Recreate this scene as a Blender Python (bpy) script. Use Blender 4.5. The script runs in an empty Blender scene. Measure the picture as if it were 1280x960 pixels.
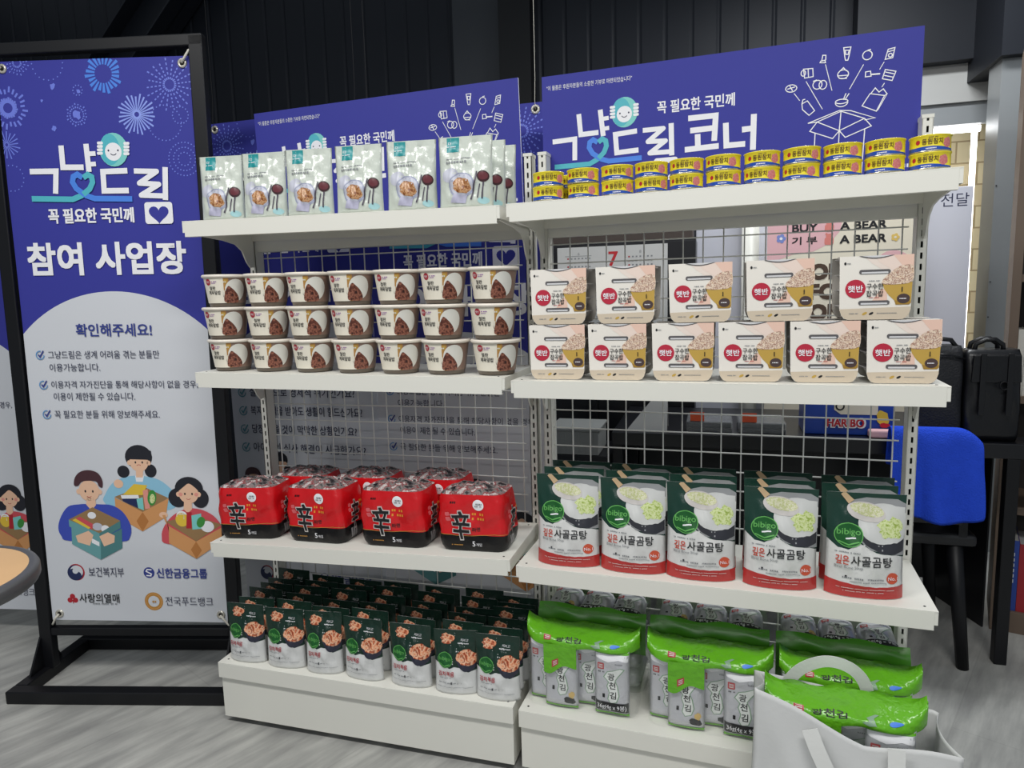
import bpy, bmesh, math, random
import numpy as np
from mathutils import Vector, Matrix

random.seed(7)
SC = bpy.context.scene
COL = SC.collection
PI = math.pi

# ------------------------------------------------------------------ camera
cam_d = bpy.data.cameras.new('camera')
cam_d.sensor_width = 36.0
cam_d.lens = 858.876 / 1280 * 36.0
cam_d.clip_start = 0.02
cam = bpy.data.objects.new('camera', cam_d)
COL.objects.link(cam)
YAW, PITCH, ROLL = 0.285991, -0.130990, -0.027620
_f = Vector((-math.sin(YAW) * math.cos(PITCH), math.cos(YAW) * math.cos(PITCH), math.sin(PITCH)))
_r = Vector((math.cos(YAW), math.sin(YAW), 0))
_u = _r.cross(_f)
R2 = math.cos(ROLL) * _r + math.sin(ROLL) * _u
U2 = -math.sin(ROLL) * _r + math.cos(ROLL) * _u
CAMP = Vector((0.468095, -1.537183, 1.208620))
cam.matrix_world = Matrix(((R2.x, U2.x, -_f.x, CAMP.x), (R2.y, U2.y, -_f.y, CAMP.y), (R2.z, U2.z, -_f.z, CAMP.z), (0, 0, 0, 1)))
SC.camera = cam

# ------------------------------------------------------------------ world, lamps, exposure
SC.view_settings.view_transform = 'Standard'
SC.view_settings.look = 'None'
SC.view_settings.gamma = 1.0
SC.view_settings.use_curve_mapping = False
SC.view_settings.exposure = 0.0
W = bpy.data.worlds.new('room_air')
SC.world = W
W.use_nodes = True
W.node_tree.nodes['Background'].inputs[0].default_value = (0.80, 0.90, 1.0, 1)
W.node_tree.nodes['Background'].inputs[1].default_value = 0.26


def area(name, loc, sx, sy, power, rot=(0, 0, 0), col=(1, 1, 1)):
    l = bpy.data.lights.new(name, 'AREA')
    l.shape = 'RECTANGLE'
    l.size, l.size_y, l.energy, l.color = sx, sy, power, col
    o = bpy.data.objects.new(name, l)
    COL.objects.link(o)
    o.location = loc
    o.rotation_euler = rot
    return o


# rows of ceiling LED panels in the room the photographer stands in
area('ceiling_panel', (-0.9, -1.25, 2.75), 1.2, 0.3, 33, col=(1.0, 0.985, 0.96))
area('ceiling_panel', (0.9, -1.25, 2.75), 1.2, 0.3, 33, col=(1.0, 0.985, 0.96))
area('ceiling_panel', (-0.9, -5.4, 2.75), 1.2, 0.3, 35, col=(1.0, 0.985, 0.96))
area('ceiling_panel', (0.9, -5.4, 2.75), 1.2, 0.3, 35, col=(1.0, 0.985, 0.96))
area('ceiling_panel', (1.0, 1.15, 2.75), 0.9, 0.3, 30, col=(0.95, 0.98, 1.0))  # added, unseen: brightens the pale notice panel and fascia behind the racks
area('alcove_lamp', (1.45, 2.385, 2.7), 0.5, 0.06, 10, col=(1.0, 0.95, 0.85))  # unseen fill, added to light the brick and window


# ------------------------------------------------------------------ materials
def lin(h):
    h = h.lstrip('#')
    c = [int(h[i:i + 2], 16) / 255 for i in (0, 2, 4)]
    return tuple(x / 12.92 if x <= 0.04045 else ((x + 0.055) / 1.055) ** 2.4 for x in c) + (1.0,)


MATS = {}


def M(name, hexc=None, rough=0.5, metal=0.0, spec=0.5, alpha=1.0, emit=0.0, bump=0.0, bscale=40.0, var=0.0, vscale=12.0, coat=0.0):
    """A named procedural material; made the first time, looked up afterwards."""
    if hexc is None:
        return MATS[name]
    m = bpy.data.materials.new(name)
    m.use_nodes = True
    nt = m.node_tree
    p = nt.nodes['Principled BSDF']
    c = lin(hexc)
    p.inputs['Base Color'].default_value = c
    p.inputs['Roughness'].default_value = rough
    p.inputs['Metallic'].default_value = metal
    p.inputs['Specular IOR Level'].default_value = spec
    p.inputs['Alpha'].default_value = alpha
    p.inputs['Coat Weight'].default_value = coat
    if emit:
        p.inputs['Emission Color'].default_value = c
        p.inputs['Emission Strength'].default_value = emit
    if bump or var:
        tc = nt.nodes.new('ShaderNodeTexCoord')
        if bump:
            nz = nt.nodes.new('ShaderNodeTexNoise')
            nz.inputs['Scale'].default_value = bscale
            nz.inputs['Detail'].default_value = 3
            nt.links.new(tc.outputs['Object'], nz.inputs['Vector'])
            b = nt.nodes.new('ShaderNodeBump')
            b.inputs['Strength'].default_value = bump
            b.inputs['Distance'].default_value = 0.01
            nt.links.new(nz.outputs['Fac'], b.inputs['Height'])
            nt.links.new(b.outputs['Normal'], p.inputs['Normal'])
        if var:
            n2 = nt.nodes.new('ShaderNodeTexNoise')
            n2.inputs['Scale'].default_value = vscale
            n2.inputs['Detail'].default_value = 6
            nt.links.new(tc.outputs['Object'], n2.inputs['Vector'])
            mx = nt.nodes.new('ShaderNodeMix')
            mx.data_type = 'RGBA'
            mx.inputs['A'].default_value = tuple(x * (1 - var) for x in c[:3]) + (1,)
            mx.inputs['B'].default_value = tuple(min(1, x * (1 + var)) for x in c[:3]) + (1,)
            nt.links.new(n2.outputs['Fac'], mx.inputs['Factor'])
            nt.links.new(mx.outputs['Result'], p.inputs['Base Color'])
    MATS[name] = m
    return m


def speckle(name, cols, scale=60.0, rough=0.4, detail=3.0, bump=0.0, metal=0.0, stretch=(1, 1, 1)):
    """Noise through a stepped colour ramp: food pictures, crumpled wrap."""
    m = bpy.data.materials.new(name)
    m.use_nodes = True
    nt = m.node_tree
    p = nt.nodes['Principled BSDF']
    p.inputs['Roughness'].default_value = rough
    p.inputs['Metallic'].default_value = metal
    tc = nt.nodes.new('ShaderNodeTexCoord')
    mp = nt.nodes.new('ShaderNodeMapping')
    mp.inputs['Scale'].default_value = stretch
    nz = nt.nodes.new('ShaderNodeTexNoise')
    nz.inputs['Scale'].default_value = scale
    nz.inputs['Detail'].default_value = detail
    cr = nt.nodes.new('ShaderNodeValToRGB')
    el = cr.color_ramp.elements
    n = len(cols)
    for i, c in enumerate(cols):
        pos = 0.30 + 0.40 * i / max(1, n - 1)
        e = el[i] if i < 2 else el.new(pos)
        e.position = pos
        e.color = lin(c)
    nt.links.new(tc.outputs['Object'], mp.inputs['Vector'])
    nt.links.new(mp.outputs['Vector'], nz.inputs['Vector'])
    nt.links.new(nz.outputs['Fac'], cr.inputs['Fac'])
    nt.links.new(cr.outputs['Color'], p.inputs['Base Color'])
    if bump:
        b = nt.nodes.new('ShaderNodeBump')
        b.inputs['Strength'].default_value = bump
        b.inputs['Distance'].default_value = 0.01
        nt.links.new(nz.outputs['Fac'], b.inputs['Height'])
        nt.links.new(b.outputs['Normal'], p.inputs['Normal'])
    MATS[name] = m
    return m


def film(name, hexc, alpha, rough=0.12, bump=0.5, bscale=35):
    m = M(name, hexc, rough=rough, alpha=alpha, spec=0.8, bump=bump, bscale=bscale)
    return m


# plain colours for metal, print and cloth
M('rack_white', 'e6e5dc', rough=0.42, spec=0.4)
M('rack_dark', '14140f', rough=0.8)
M('wire', 'e9e9e4', rough=0.35)
M('black_metal', '0e0f13', rough=0.45, spec=0.35)
M('black_matte', '0b0c10', rough=0.7, spec=0.3)
M('black_leather', '0d0e12', rough=0.34, spec=0.5, bump=0.10, bscale=70)
M('black_plastic', '101116', rough=0.35)
M('steel', 'b4b7b8', rough=0.34, metal=0.55, var=0.06, vscale=5)
M('chrome', 'd0ccc0', rough=0.25, metal=0.5)
M('vinyl_blue', '3b3e9a', rough=0.55, spec=0.25)
M('vinyl_white', 'd6d9df', rough=0.42, spec=0.4)
M('blue_light', '6f7ede', rough=0.4)
M('blue_pale', '8fa2f0', rough=0.4)
M('white_print', 'f2f2f6', rough=0.5)
M('ink', '2b2f4d', rough=0.5)
M('ink_blue', '33408c', rough=0.5)
M('ink_black', '15161a', rough=0.5)
M('ink_grey', '85888c', rough=0.5)
M('ink_red', 'b3202f', rough=0.45)
M('teal', '52b8c6', rough=0.45)
M('teal2', '7fd0cb', rough=0.45)
M('ribbon_blue', '4a86e6', rough=0.45)
M('check_blue', '5b93c9', rough=0.45)
M('check_teal', '5f9aa6', rough=0.45)
M('board_edge', 'e6e6ee', rough=0.6)
M('skin', 'efc3a4', rough=0.5)
M('skin_pink', 'e79a8c', rough=0.5)
M('hair_black', '20212a', rough=0.5)
M('hair_brown', '4b2c33', rough=0.5)
M('shirt_blue', '3c4fb6', rough=0.5)
M('shirt_sky', '92c8e2', rough=0.5)
M('shirt_red', 'd1505a', rough=0.5)
M('box_teal', '6aa3a6', rough=0.5)
M('box_teal_dark', '4d8284', rough=0.5)
M('box_tan', 'd79a62', rough=0.5)
M('box_tan_dark', 'b9793f', rough=0.5)
M('box_inside', '9a7a52', rough=0.5)
M('yellow', 'e8c541', rough=0.45)
M('green', '3c8f3d', rough=0.45)
M('navy', '1f2b57', rough=0.45)
M('red', 'c9232c', rough=0.45)
M('gold', 'c08a3c', rough=0.45)
M('string', 'd8d4c8', rough=0.8)
M('string_dark', '1c1c1e', rough=0.8)


# ------------------------------------------------------------------ mesh building
class MB:
    """Collects shapes; build() links them as ONE mesh object."""

    def __init__(self):
        self.v, self.f, self.m, self.s = [], [], [], []
        self.mats = []

    def mi(self, m):
        if m not in self.mats:
            self.mats.append(m)
        return self.mats.index(m)

    def add(self, vs, fs, m, smooth=False):
        b = len(self.v)
        self.v += [tuple(p) for p in vs]
        k = self.mi(m)
        for f in fs:
            self.f.append(tuple(b + i for i in f))
            self.m.append(k)
            self.s.append(smooth)

    def box(self, x0, x1, y0, y1, z0, z1, m, skip=''):
        vs = [(x, y, z) for z in (z0, z1) for y in (y0, y1) for x in (x0, x1)]
        fs = {'b': (0, 2, 3, 1), 't': (4, 5, 7, 6), 'f': (0, 1, 5, 4), 'k': (2, 6, 7, 3), 'l': (0, 4, 6, 2), 'r': (1, 3, 7, 5)}
        self.add(vs, [f for k, f in fs.items() if k not in skip], m)

    def prism(self, poly, axis, a, b, m):
        """Extrude a 2D polygon along an axis from a to b. x: (y,z), y: (x,z), z: (x,y)."""
        put = {'x': lambda p, t: (t, p[0], p[1]), 'y': lambda p, t: (p[0], t, p[1]), 'z': lambda p, t: (p[0], p[1], t)}[axis]
        n = len(poly)
        vs = [put(p, a) for p in poly] + [put(p, b) for p in poly]
        fs = [tuple(range(n))[::-1], tuple(range(n, 2 * n))] + [(i, (i + 1) % n, n + (i + 1) % n, n + i) for i in range(n)]
        self.add(vs, fs, m)

    def tube(self, pts, r, m, n=8, cap=True):
        pts = [Vector(p) for p in pts]
        vs, fs = [], []
        prev = None
        for i, p in enumerate(pts):
            d = (pts[min(i + 1, len(pts) - 1)] - pts[max(i - 1, 0)]).normalized()
            if prev is None:
                a = Vector((0, 0, 1)) if abs(d.z) < 0.9 else Vector((1, 0, 0))
                s = d.cross(a).normalized()
            else:
                s = (prev - d * prev.dot(d)).normalized()
            prev = s
            t = d.cross(s)
            rr = r[i] if isinstance(r, (list, tuple)) else r
            for k in range(n):
                a = 2 * PI * k / n
                vs.append(p + s * rr * math.cos(a) + t * rr * math.sin(a))
        for i in range(len(pts) - 1):
            for k in range(n):
                fs.append((i * n + k, i * n + (k + 1) % n, (i + 1) * n + (k + 1) % n, (i + 1) * n + k))
        if cap:
            fs.append(tuple(range(n))[::-1])
            fs.append(tuple((len(pts) - 1) * n + k for k in range(n)))
        self.add(vs, fs, m, smooth=True)

    def lathe(self, prof, m, n=48, mats=None, smooth=True):
        """Profile (r, z) from bottom to top turned about z; closed with fans when r = 0."""
        vs = [(r * math.cos(2 * PI * k / n), r * math.sin(2 * PI * k / n), z) for r, z in prof for k in range(n)]
        for i in range(len(prof) - 1):
            mm = mats[i] if mats else m
            b = [(i * n + k, i * n + (k + 1) % n, (i + 1) * n + (k + 1) % n, (i + 1) * n + k) for k in range(n)]
            self.add_shared(vs, b, mm, smooth)
        self.flush(vs)

    def add_shared(self, vs, fs, m, smooth):
        self._pend = getattr(self, '_pend', [])
        self._pend.append((fs, self.mi(m), smooth))

    def flush(self, vs):
        b = len(self.v)
        self.v += [tuple(p) for p in vs]
        for fs, k, s in self._pend:
            for f in fs:
                self.f.append(tuple(b + i for i in f))
                self.m.append(k)
                self.s.append(s)
        self._pend = []

    def grid(self, P, m, smooth=True, matf=None, flip=False):
        nv, nu = len(P), len(P[0])
        vs = [tuple(P[j][i]) for j in range(nv) for i in range(nu)]
        for j in range(nv - 1):
            for i in range(nu - 1):
                f = (j * nu + i, j * nu + i + 1, (j + 1) * nu + i + 1, (j + 1) * nu + i)
                self.add_shared(vs, [f[::-1] if flip else f], matf(i, j) if matf else m, smooth)
        self.flush(vs)

    def build(self, name, parent=None, bevel=0.0, weld=0.0, segs=2, subsurf=0):
        me = bpy.data.meshes.new(name)
        me.from_pydata(self.v, [], self.f)
        for m in self.mats:
            me.materials.append(MATS[m])
        me.polygons.foreach_set('material_index', self.m)
        me.polygons.foreach_set('use_smooth', self.s)
        me.update()
        if weld:
            bm = bmesh.new()
            bm.from_mesh(me)
            bmesh.ops.remove_doubles(bm, verts=bm.verts, dist=weld)
            bmesh.ops.recalc_face_normals(bm, faces=bm.faces)
            bm.to_mesh(me)
            bm.free()
        o = bpy.data.objects.new(name, me)
        COL.objects.link(o)
        if parent:
            o.parent = parent
        if bevel:
            b = o.modifiers.new('bevel', 'BEVEL')
            b.width, b.segments, b.limit_method = bevel, segs, 'ANGLE'
            b.harden_normals = False
        if subsurf:
            s = o.modifiers.new('sub', 'SUBSURF')
            s.levels = s.render_levels = subsurf
        return o


def thing(name, label, cat, loc=(0, 0, 0), rot=(0, 0, 0), group=None):
    o = bpy.data.objects.new(name, None)
    COL.objects.link(o)
    o.empty_display_size = 0.05
    o.location, o.rotation_euler = loc, rot
    return tag(o, label, cat, group)


def tag(o, label, cat, group=None):
    o['label'], o['category'] = label, cat
    if group:
        o['group'] = group
    return o


def struct(o):
    o['kind'] = 'structure'
    return o


def dup(root, loc, rot=(0, 0, 0), label=None, group=None):
    def cp(o, par):
        c = o.copy()
        COL.objects.link(c)
        c.parent = par
        for ch in list(o.children):
            cp(ch, c)
        return c
    r = cp(root, None)
    r.location, r.rotation_euler = loc, rot
    if label:
        r['label'] = label
    if group:
        r['group'] = group
    return r


# ------------------------------------------------------------------ print on surfaces
_TX = {}


def glyphs(s, bold):
    k = (s, bold)
    if k not in _TX:
        cu = bpy.data.curves.new('t', 'FONT')
        cu.body, cu.size, cu.offset, cu.resolution_u = s, 1.0, bold, 3
        o = bpy.data.objects.new('t', cu)
        me = bpy.data.meshes.new_from_object(o)
        v = np.array([(p.co.x, p.co.y) for p in me.vertices])
        f = [tuple(p.vertices) for p in me.polygons]
        bpy.data.objects.remove(o)
        bpy.data.meshes.remove(me)
        bpy.data.curves.remove(cu)
        v -= v.min(axis=0)
        _TX[k] = (v, f)
    return _TX[k]


class Art:
    """Flat print in face coordinates (u to the right, v up, metres), laid on a surface by build()."""

    def __init__(self):
        self.items = []
        self.clip = None

    def chunk(self, vs, fs, L, m):
        self.items.append(([tuple(p) for p in vs], fs, L + 0.015 * len(self.items) / (1 + 0.004 * len(self.items)), m))

    def poly(self, pts, m, L=0):
        self.chunk(pts, [tuple(range(len(pts)))], L, m)

    def spoly(self, pts, m, L=0, n=4):
        P = [Vector(p) for p in pts]
        k = len(P)
        Q = []
        for i in range(k):
            p0, p1, p2, p3 = P[i - 1], P[i], P[(i + 1) % k], P[(i + 2) % k]
            for s in (q / n for q in range(n)):
                v = 0.5 * ((2 * p1) + (p2 - p0) * s + (2 * p0 - 5 * p1 + 4 * p2 - p3) * s * s + (3 * p1 - p0 - 3 * p2 + p3) * s ** 3)
                Q.append((v.x, v.y))
        self.poly(Q, m, L)

    def rect(self, x0, x1, y0, y1, m, L=0):
        self.poly([(x0, y0), (x1, y0), (x1, y1), (x0, y1)], m, L)

    def rrect(self, x0, x1, y0, y1, r, m, L=0, rot=0.0):
        pts = []
        for cx, cy, a0 in ((x1 - r, y1 - r, 0), (x0 + r, y1 - r, 90), (x0 + r, y0 + r, 180), (x1 - r, y0 + r, 270)):
            for k in range(5):
                a = math.radians(a0 + 22.5 * k)
                pts.append((cx + r * math.cos(a), cy + r * math.sin(a)))
        if rot:
            mx, my = (x0 + x1) / 2, (y0 + y1) / 2
            c, s = math.cos(rot), math.sin(rot)
            pts = [(mx + c * (x - mx) - s * (y - my), my + s * (x - mx) + c * (y - my)) for x, y in pts]
        self.poly(pts, m, L)

    def ell(self, cx, cy, rx, ry, m, L=0, n=24, rot=0.0, a0=0.0, a1=360.0):
        c, s = math.cos(rot), math.sin(rot)
        pts = []
        full = abs(a1 - a0) >= 360
        for k in range(n if full else n + 1):
            a = math.radians(a0 + (a1 - a0) * k / n)
            x, y = rx * math.cos(a), ry * math.sin(a)
            pts.append((cx + c * x - s * y, cy + s * x + c * y))
        self.poly(pts, m, L)

    def blob(self, cx, cy, rx, ry, m, L=0, n=18, amp=0.18, seed=1):
        rnd = random.Random(seed)
        pts = []
        for k in range(n):
            a = 2 * PI * k / n
            q = 1 + rnd.uniform(-amp, amp)
            pts.append((cx + rx * q * math.cos(a), cy + ry * q * math.sin(a)))
        self.poly(pts, m, L)

    def stroke(self, pts, w, m, L=0, closed=False, w2=None):
        """A line of width w with mitred joints, as quads."""
        P = [Vector(p) for p in pts]
        n = len(P)
        left, right = [], []
        for i in range(n):
            a = P[i - 1] if (i > 0 or closed) else None
            b = P[(i + 1) % n] if (i < n - 1 or closed) else None
            d1 = (P[i] - a).normalized() if a is not None else None
            d2 = (b - P[i]).normalized() if b is not None else None
            d1 = d1 or d2
            d2 = d2 or d1
            t = (d1 + d2)
            t = t.normalized() if t.length > 1e-6 else d1
            nrm = Vector((-t.y, t.x))
            k = 1 / max(0.45, nrm.dot(Vector((-d1.y, d1.x))))
            ww = w if w2 is None else w + (w2 - w) * i / (n - 1)
            left.append(P[i] + nrm * ww / 2 * k)
            right.append(P[i] - nrm * ww / 2 * k)
        vs = left + right
        rng = range(n if closed else n - 1)
        self.chunk([(p.x, p.y) for p in vs], [(i, n + i, n + (i + 1) % n, (i + 1) % n) for i in rng], L, m)

    def ring(self, cx, cy, rx, ry, w, m, L=0, n=24, a0=0, a1=360):
        full = abs(a1 - a0) >= 360
        k = n if full else n + 1
        self.stroke([(cx + rx * math.cos(math.radians(a0 + (a1 - a0) * i / n)), cy + ry * math.sin(math.radians(a0 + (a1 - a0) * i / n))) for i in range(k)], w, m, L, closed=full)

    def text(self, s, x, y, h, m, L=0, anchor='c', bold=0.0, w=None, rot=0.0, tilt=0.0):
        """Lettering: h is the height of the whole line, y its middle; w fits the width."""
        v, f = glyphs(s, min(bold, 0.0))
        H, Wd = v[:, 1].max(), v[:, 0].max()
        sy = h / H
        sx = w / Wd if w else sy
        q = v * np.array([sx, sy])
        ww = Wd * sx
        q[:, 0] -= {'l': 0, 'c': ww / 2, 'r': ww}[anchor]
        q[:, 1] -= h / 2
        if tilt:
            q[:, 0] += q[:, 1] * tilt
        if rot:
            c, sn = math.cos(rot), math.sin(rot)
            q = np.stack([c * q[:, 0] - sn * q[:, 1], sn * q[:, 0] + c * q[:, 1]], 1)
        k = max(bold, 0.0) * sy * 0.9
        # heavy type is struck several times, a little apart
        for i, (dx, dy) in enumerate(((0, 0),) if k <= 0 else ((-k, -k), (k, k), (-k, k), (k, -k)) if bold < 0.028 else ((-k, -k), (k, k), (-k, k), (k, -k), (0, k), (0, -k), (k, 0), (-k, 0), (0, 0))):
            self.chunk([(x + a + dx, y + b + dy) for a, b in q], f, L + 0.08 * i, m)

    def dashes(self, x, y, w, h, m, L=0, seed=1, gap=0.35):
        """A line of print too small to read in the photograph."""
        rnd = random.Random(seed)
        t = 0
        while t < w:
            a = h * rnd.uniform(0.6, 1.1)
            if rnd.random() > 0.15:
                self.rect(x + t, min(x + t + a, x + w), y - h / 2, y + h / 2, m, L)
            t += a + h * gap

    def clusters(self):
        """Groups of print that lie near one another: each becomes a part of its own."""
        isl = []
        for V, F, L, m in self.items:
            par = list(range(len(V)))

            def find(i):
                while par[i] != i:
                    par[i] = par[par[i]]
                    i = par[i]
                return i
            for f in F:
                for i in f[1:]:
                    par[find(i)] = find(f[0])
            byr = {}
            for f in F:
                byr.setdefault(find(f[0]), []).append(f)
            for fs in byr.values():
                ids = sorted({i for f in fs for i in f})
                re_ = {i: k for k, i in enumerate(ids)}
                isl.append(([V[i] for i in ids], [tuple(re_[i] for i in f) for f in fs], L, m))
        self.items = isl
        bb = []
        for V, F, L, m in self.items:
            q = np.array(V)
            bb.append((*q.min(axis=0), *q.max(axis=0)))
        bb = np.array(bb)
        n = len(bb)
        size = np.maximum(bb[:, 2] - bb[:, 0], bb[:, 3] - bb[:, 1])
        left = set(range(n))
        out = []
        while left:
            todo = [left.pop()]
            grp = list(todo)
            while todo:
                i = todo.pop()
                gx = np.maximum(0, np.maximum(bb[:, 0] - bb[i, 2], bb[i, 0] - bb[:, 2]))
                gy = np.maximum(0, np.maximum(bb[:, 1] - bb[i, 3], bb[i, 1] - bb[:, 3]))
                near = np.hypot(gx, gy) <= np.maximum(0.018, 0.42 * np.maximum(size, size[i]))
                for j in np.nonzero(near)[0]:
                    if j in left:
                        left.discard(j)
                        todo.append(j)
                        grp.append(j)
            out.append(sorted(grp))
        return out

    def build(self, name, mp, parent=None, **kw):
        if not self.items:
            return None
        o = None
        for g in self.clusters():
            a = Art()
            a.items = [self.items[i] for i in g]
            o = a.build1(name, mp, parent, **kw)
        return o

    def build1(self, name, mp, parent=None, us=None, vs=None, eps=0.0004, base=0.0004, only=None, lim=None, nrm=None):
        bm = bmesh.new()
        names = []
        for V, F, L, m in self.items:
            if only is not None and not only(L, m):
                continue
            if m not in names:
                names.append(m)
            k = names.index(m)
            bv = [bm.verts.new((x, y, base + L * eps)) for x, y in V]
            for f in F:
                try:
                    fc = bm.faces.new([bv[i] for i in f])
                    fc.material_index = k
                except ValueError:
                    pass
        if lim:
            for co, no in (((lim[0], 0, 0), (-1, 0, 0)), ((lim[1], 0, 0), (1, 0, 0)), ((0, lim[2], 0), (0, -1, 0)), ((0, lim[3], 0), (0, 1, 0))):
                bmesh.ops.bisect_plane(bm, geom=bm.verts[:] + bm.edges[:] + bm.faces[:], dist=1e-7, plane_co=co, plane_no=no, clear_outer=True)
        bm.verts.index_update()
        for u in (us if us is not None else ()):
            bmesh.ops.bisect_plane(bm, geom=bm.verts[:] + bm.edges[:] + bm.faces[:], dist=1e-7, plane_co=(u, 0, 0), plane_no=(1, 0, 0))
        for v in (vs if vs is not None else ()):
            bmesh.ops.bisect_plane(bm, geom=bm.verts[:] + bm.edges[:] + bm.faces[:], dist=1e-7, plane_co=(0, v, 0), plane_no=(0, 1, 0))
        bm.verts.index_update()
        NV = []
        for q in bm.verts:
            if nrm:
                NV.append(nrm(q.co.x, q.co.y))
            q.co = mp(q.co.x, q.co.y, q.co.z)
        for f in bm.faces:
            f.normal_update()
            if nrm:
                f.smooth = True
                if f.normal.dot(Vector(NV[f.verts[0].index])) < 0:
                    f.normal_flip()
        me = bpy.data.meshes.new(name)
        bm.to_mesh(me)
        bm.free()
        if nrm:
            me.normals_split_custom_set_from_vertices(NV)
        for m in names:
            me.materials.append(MATS[m])
        o = bpy.data.objects.new(name, me)
        COL.objects.link(o)
        o.parent = parent
        return o


class Surf:
    """A gridded surface with print coordinates; mp(u, v, off) puts print on it."""

    def __init__(self, us, vs, fn):
        self.us, self.vs = np.array(us, float), np.array(vs, float)
        self.P = np.array([[fn(u, v) for u in us] for v in vs], float)
        du = np.gradient(self.P, self.us, axis=1)
        dv = np.gradient(self.P, self.vs, axis=0)
        N = np.cross(du, dv)
        self.N = N / (np.linalg.norm(N, axis=2, keepdims=True) + 1e-12)

    def mp(self, u, v, off):
        i = int(np.clip(np.searchsorted(self.us, u, 'right') - 1, 0, len(self.us) - 2))
        j = int(np.clip(np.searchsorted(self.vs, v, 'right') - 1, 0, len(self.vs) - 2))
        a = min(1.0, max(0.0, (u - self.us[i]) / (self.us[i + 1] - self.us[i])))
        b = min(1.0, max(0.0, (v - self.vs[j]) / (self.vs[j + 1] - self.vs[j])))
        w = ((1 - a) * (1 - b), a * (1 - b), (1 - a) * b, a * b)
        q = ((j, i), (j, i + 1), (j + 1, i), (j + 1, i + 1))
        p = sum(wk * self.P[k] for wk, k in zip(w, q))
        n = sum(wk * self.N[k] for wk, k in zip(w, q))
        return p + n * off

    def nrm(self, u, v):
        i = int(np.clip(np.searchsorted(self.us, u, 'right') - 1, 0, len(self.us) - 2))
        j = int(np.clip(np.searchsorted(self.vs, v, 'right') - 1, 0, len(self.vs) - 2))
        a = min(1.0, max(0.0, (u - self.us[i]) / (self.us[i + 1] - self.us[i])))
        b = min(1.0, max(0.0, (v - self.vs[j]) / (self.vs[j + 1] - self.vs[j])))
        n = (1 - a) * (1 - b) * self.N[j, i] + a * (1 - b) * self.N[j, i + 1] + (1 - a) * b * self.N[j + 1, i] + a * b * self.N[j + 1, i + 1]
        return tuple(n / (np.linalg.norm(n) + 1e-12))

    def lay(self, art, name, parent, **kw):
        return art.build(name, self.mp, parent, nrm=self.nrm, us=self.us[1:-1], vs=self.vs[1:-1], lim=(self.us[0], self.us[-1], self.vs[0], self.vs[-1]), **kw)


ORD = ['first', 'second', 'third', 'fourth', 'fifth', 'sixth', 'seventh', 'eighth', 'ninth', 'tenth', 'eleventh']
PHI = -0.052728


def RU(x, y, z):
    """Right rack's own coordinates to the room: it stands turned 3 degrees from the left one."""
    c, s = math.cos(PHI), math.sin(PHI)
    return (0.012 + c * x - s * y, s * x + c * y, z)

# ================================================================== ROOM
def floor_mat():
    m = bpy.data.materials.new('floor_vinyl')
    m.use_nodes = True
    nt = m.node_tree
    p = nt.nodes['Principled BSDF']
    tc = nt.nodes.new('ShaderNodeTexCoord')
    mp = nt.nodes.new('ShaderNodeMapping')
    mp.vector_type = 'TEXTURE'
    mp.inputs['Rotation'].default_value = (0, 0, math.radians(65))
    mp.inputs['Scale'].default_value = (0.55, 0.085, 1)
    n1 = nt.nodes.new('ShaderNodeTexNoise')
    n1.inputs['Scale'].default_value = 1.6
    n1.inputs['Detail'].default_value = 9
    n1.inputs['Roughness'].default_value = 0.62
    n2 = nt.nodes.new('ShaderNodeTexNoise')
    n2.inputs['Scale'].default_value = 2.4
    n2.inputs['Detail'].default_value = 8
    mx = nt.nodes.new('ShaderNodeMath')
    mx.operation = 'MULTIPLY_ADD'
    mx.inputs[1].default_value = 0.45
    ad = nt.nodes.new('ShaderNodeMath')
    ad.operation = 'MULTIPLY'
    ad.inputs[1].default_value = 0.55
    cr = nt.nodes.new('ShaderNodeValToRGB')
    e = cr.color_ramp.elements
    e[0].position, e[0].color = 0.34, lin('858583')
    e[1].position, e[1].color = 0.64, lin('c6c6c0')
    x = e.new(0.48)
    x.color = lin('a5a5a1')
    # plank joints
    mp2 = nt.nodes.new('ShaderNodeMapping')
    mp2.vector_type = 'TEXTURE'
    mp2.inputs['Rotation'].default_value = (0, 0, math.radians(65))
    mp2.inputs['Location'].default_value = (0.31, 0.17, 0)
    br = nt.nodes.new('ShaderNodeTexBrick')
    br.inputs['Scale'].default_value = 1.0
    br.inputs['Brick Width'].default_value = 1.2
    br.inputs['Row Height'].default_value = 0.6
    br.inputs['Mortar Size'].default_value = 0.0022
    br.inputs['Color1'].default_value = (1, 1, 1, 1)
    br.inputs['Color2'].default_value = (0.96, 0.96, 0.96, 1)
    br.inputs['Mortar'].default_value = (0.88, 0.88, 0.88, 1)
    mul = nt.nodes.new('ShaderNodeMix')
    mul.data_type = 'RGBA'
    mul.blend_type = 'MULTIPLY'
    mul.inputs['Factor'].default_value = 1.0
    L = nt.links.new
    L(tc.outputs['Object'], mp.inputs['Vector'])
    L(mp.outputs['Vector'], n1.inputs['Vector'])
    L(tc.outputs['Object'], n2.inputs['Vector'])
    L(n1.outputs['Fac'], ad.inputs[0])
    L(n2.outputs['Fac'], mx.inputs[0])
    L(ad.outputs[0], mx.inputs[2])
    L(mx.outputs[0], cr.inputs['Fac'])
    L(tc.outputs['Object'], mp2.inputs['Vector'])
    L(mp2.outputs['Vector'], br.inputs['Vector'])
    L(cr.outputs['Color'], mul.inputs['A'])
    L(br.outputs['Color'], mul.inputs['B'])
    L(mul.outputs['Result'], p.inputs['Base Color'])
    p.inputs['Roughness'].default_value = 0.42
    b = nt.nodes.new('ShaderNodeBump')
    b.inputs['Strength'].default_value = 0.08
    L(mx.outputs[0], b.inputs['Height'])
    L(b.outputs['Normal'], p.inputs['Normal'])
    MATS['floor_vinyl'] = m


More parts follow.
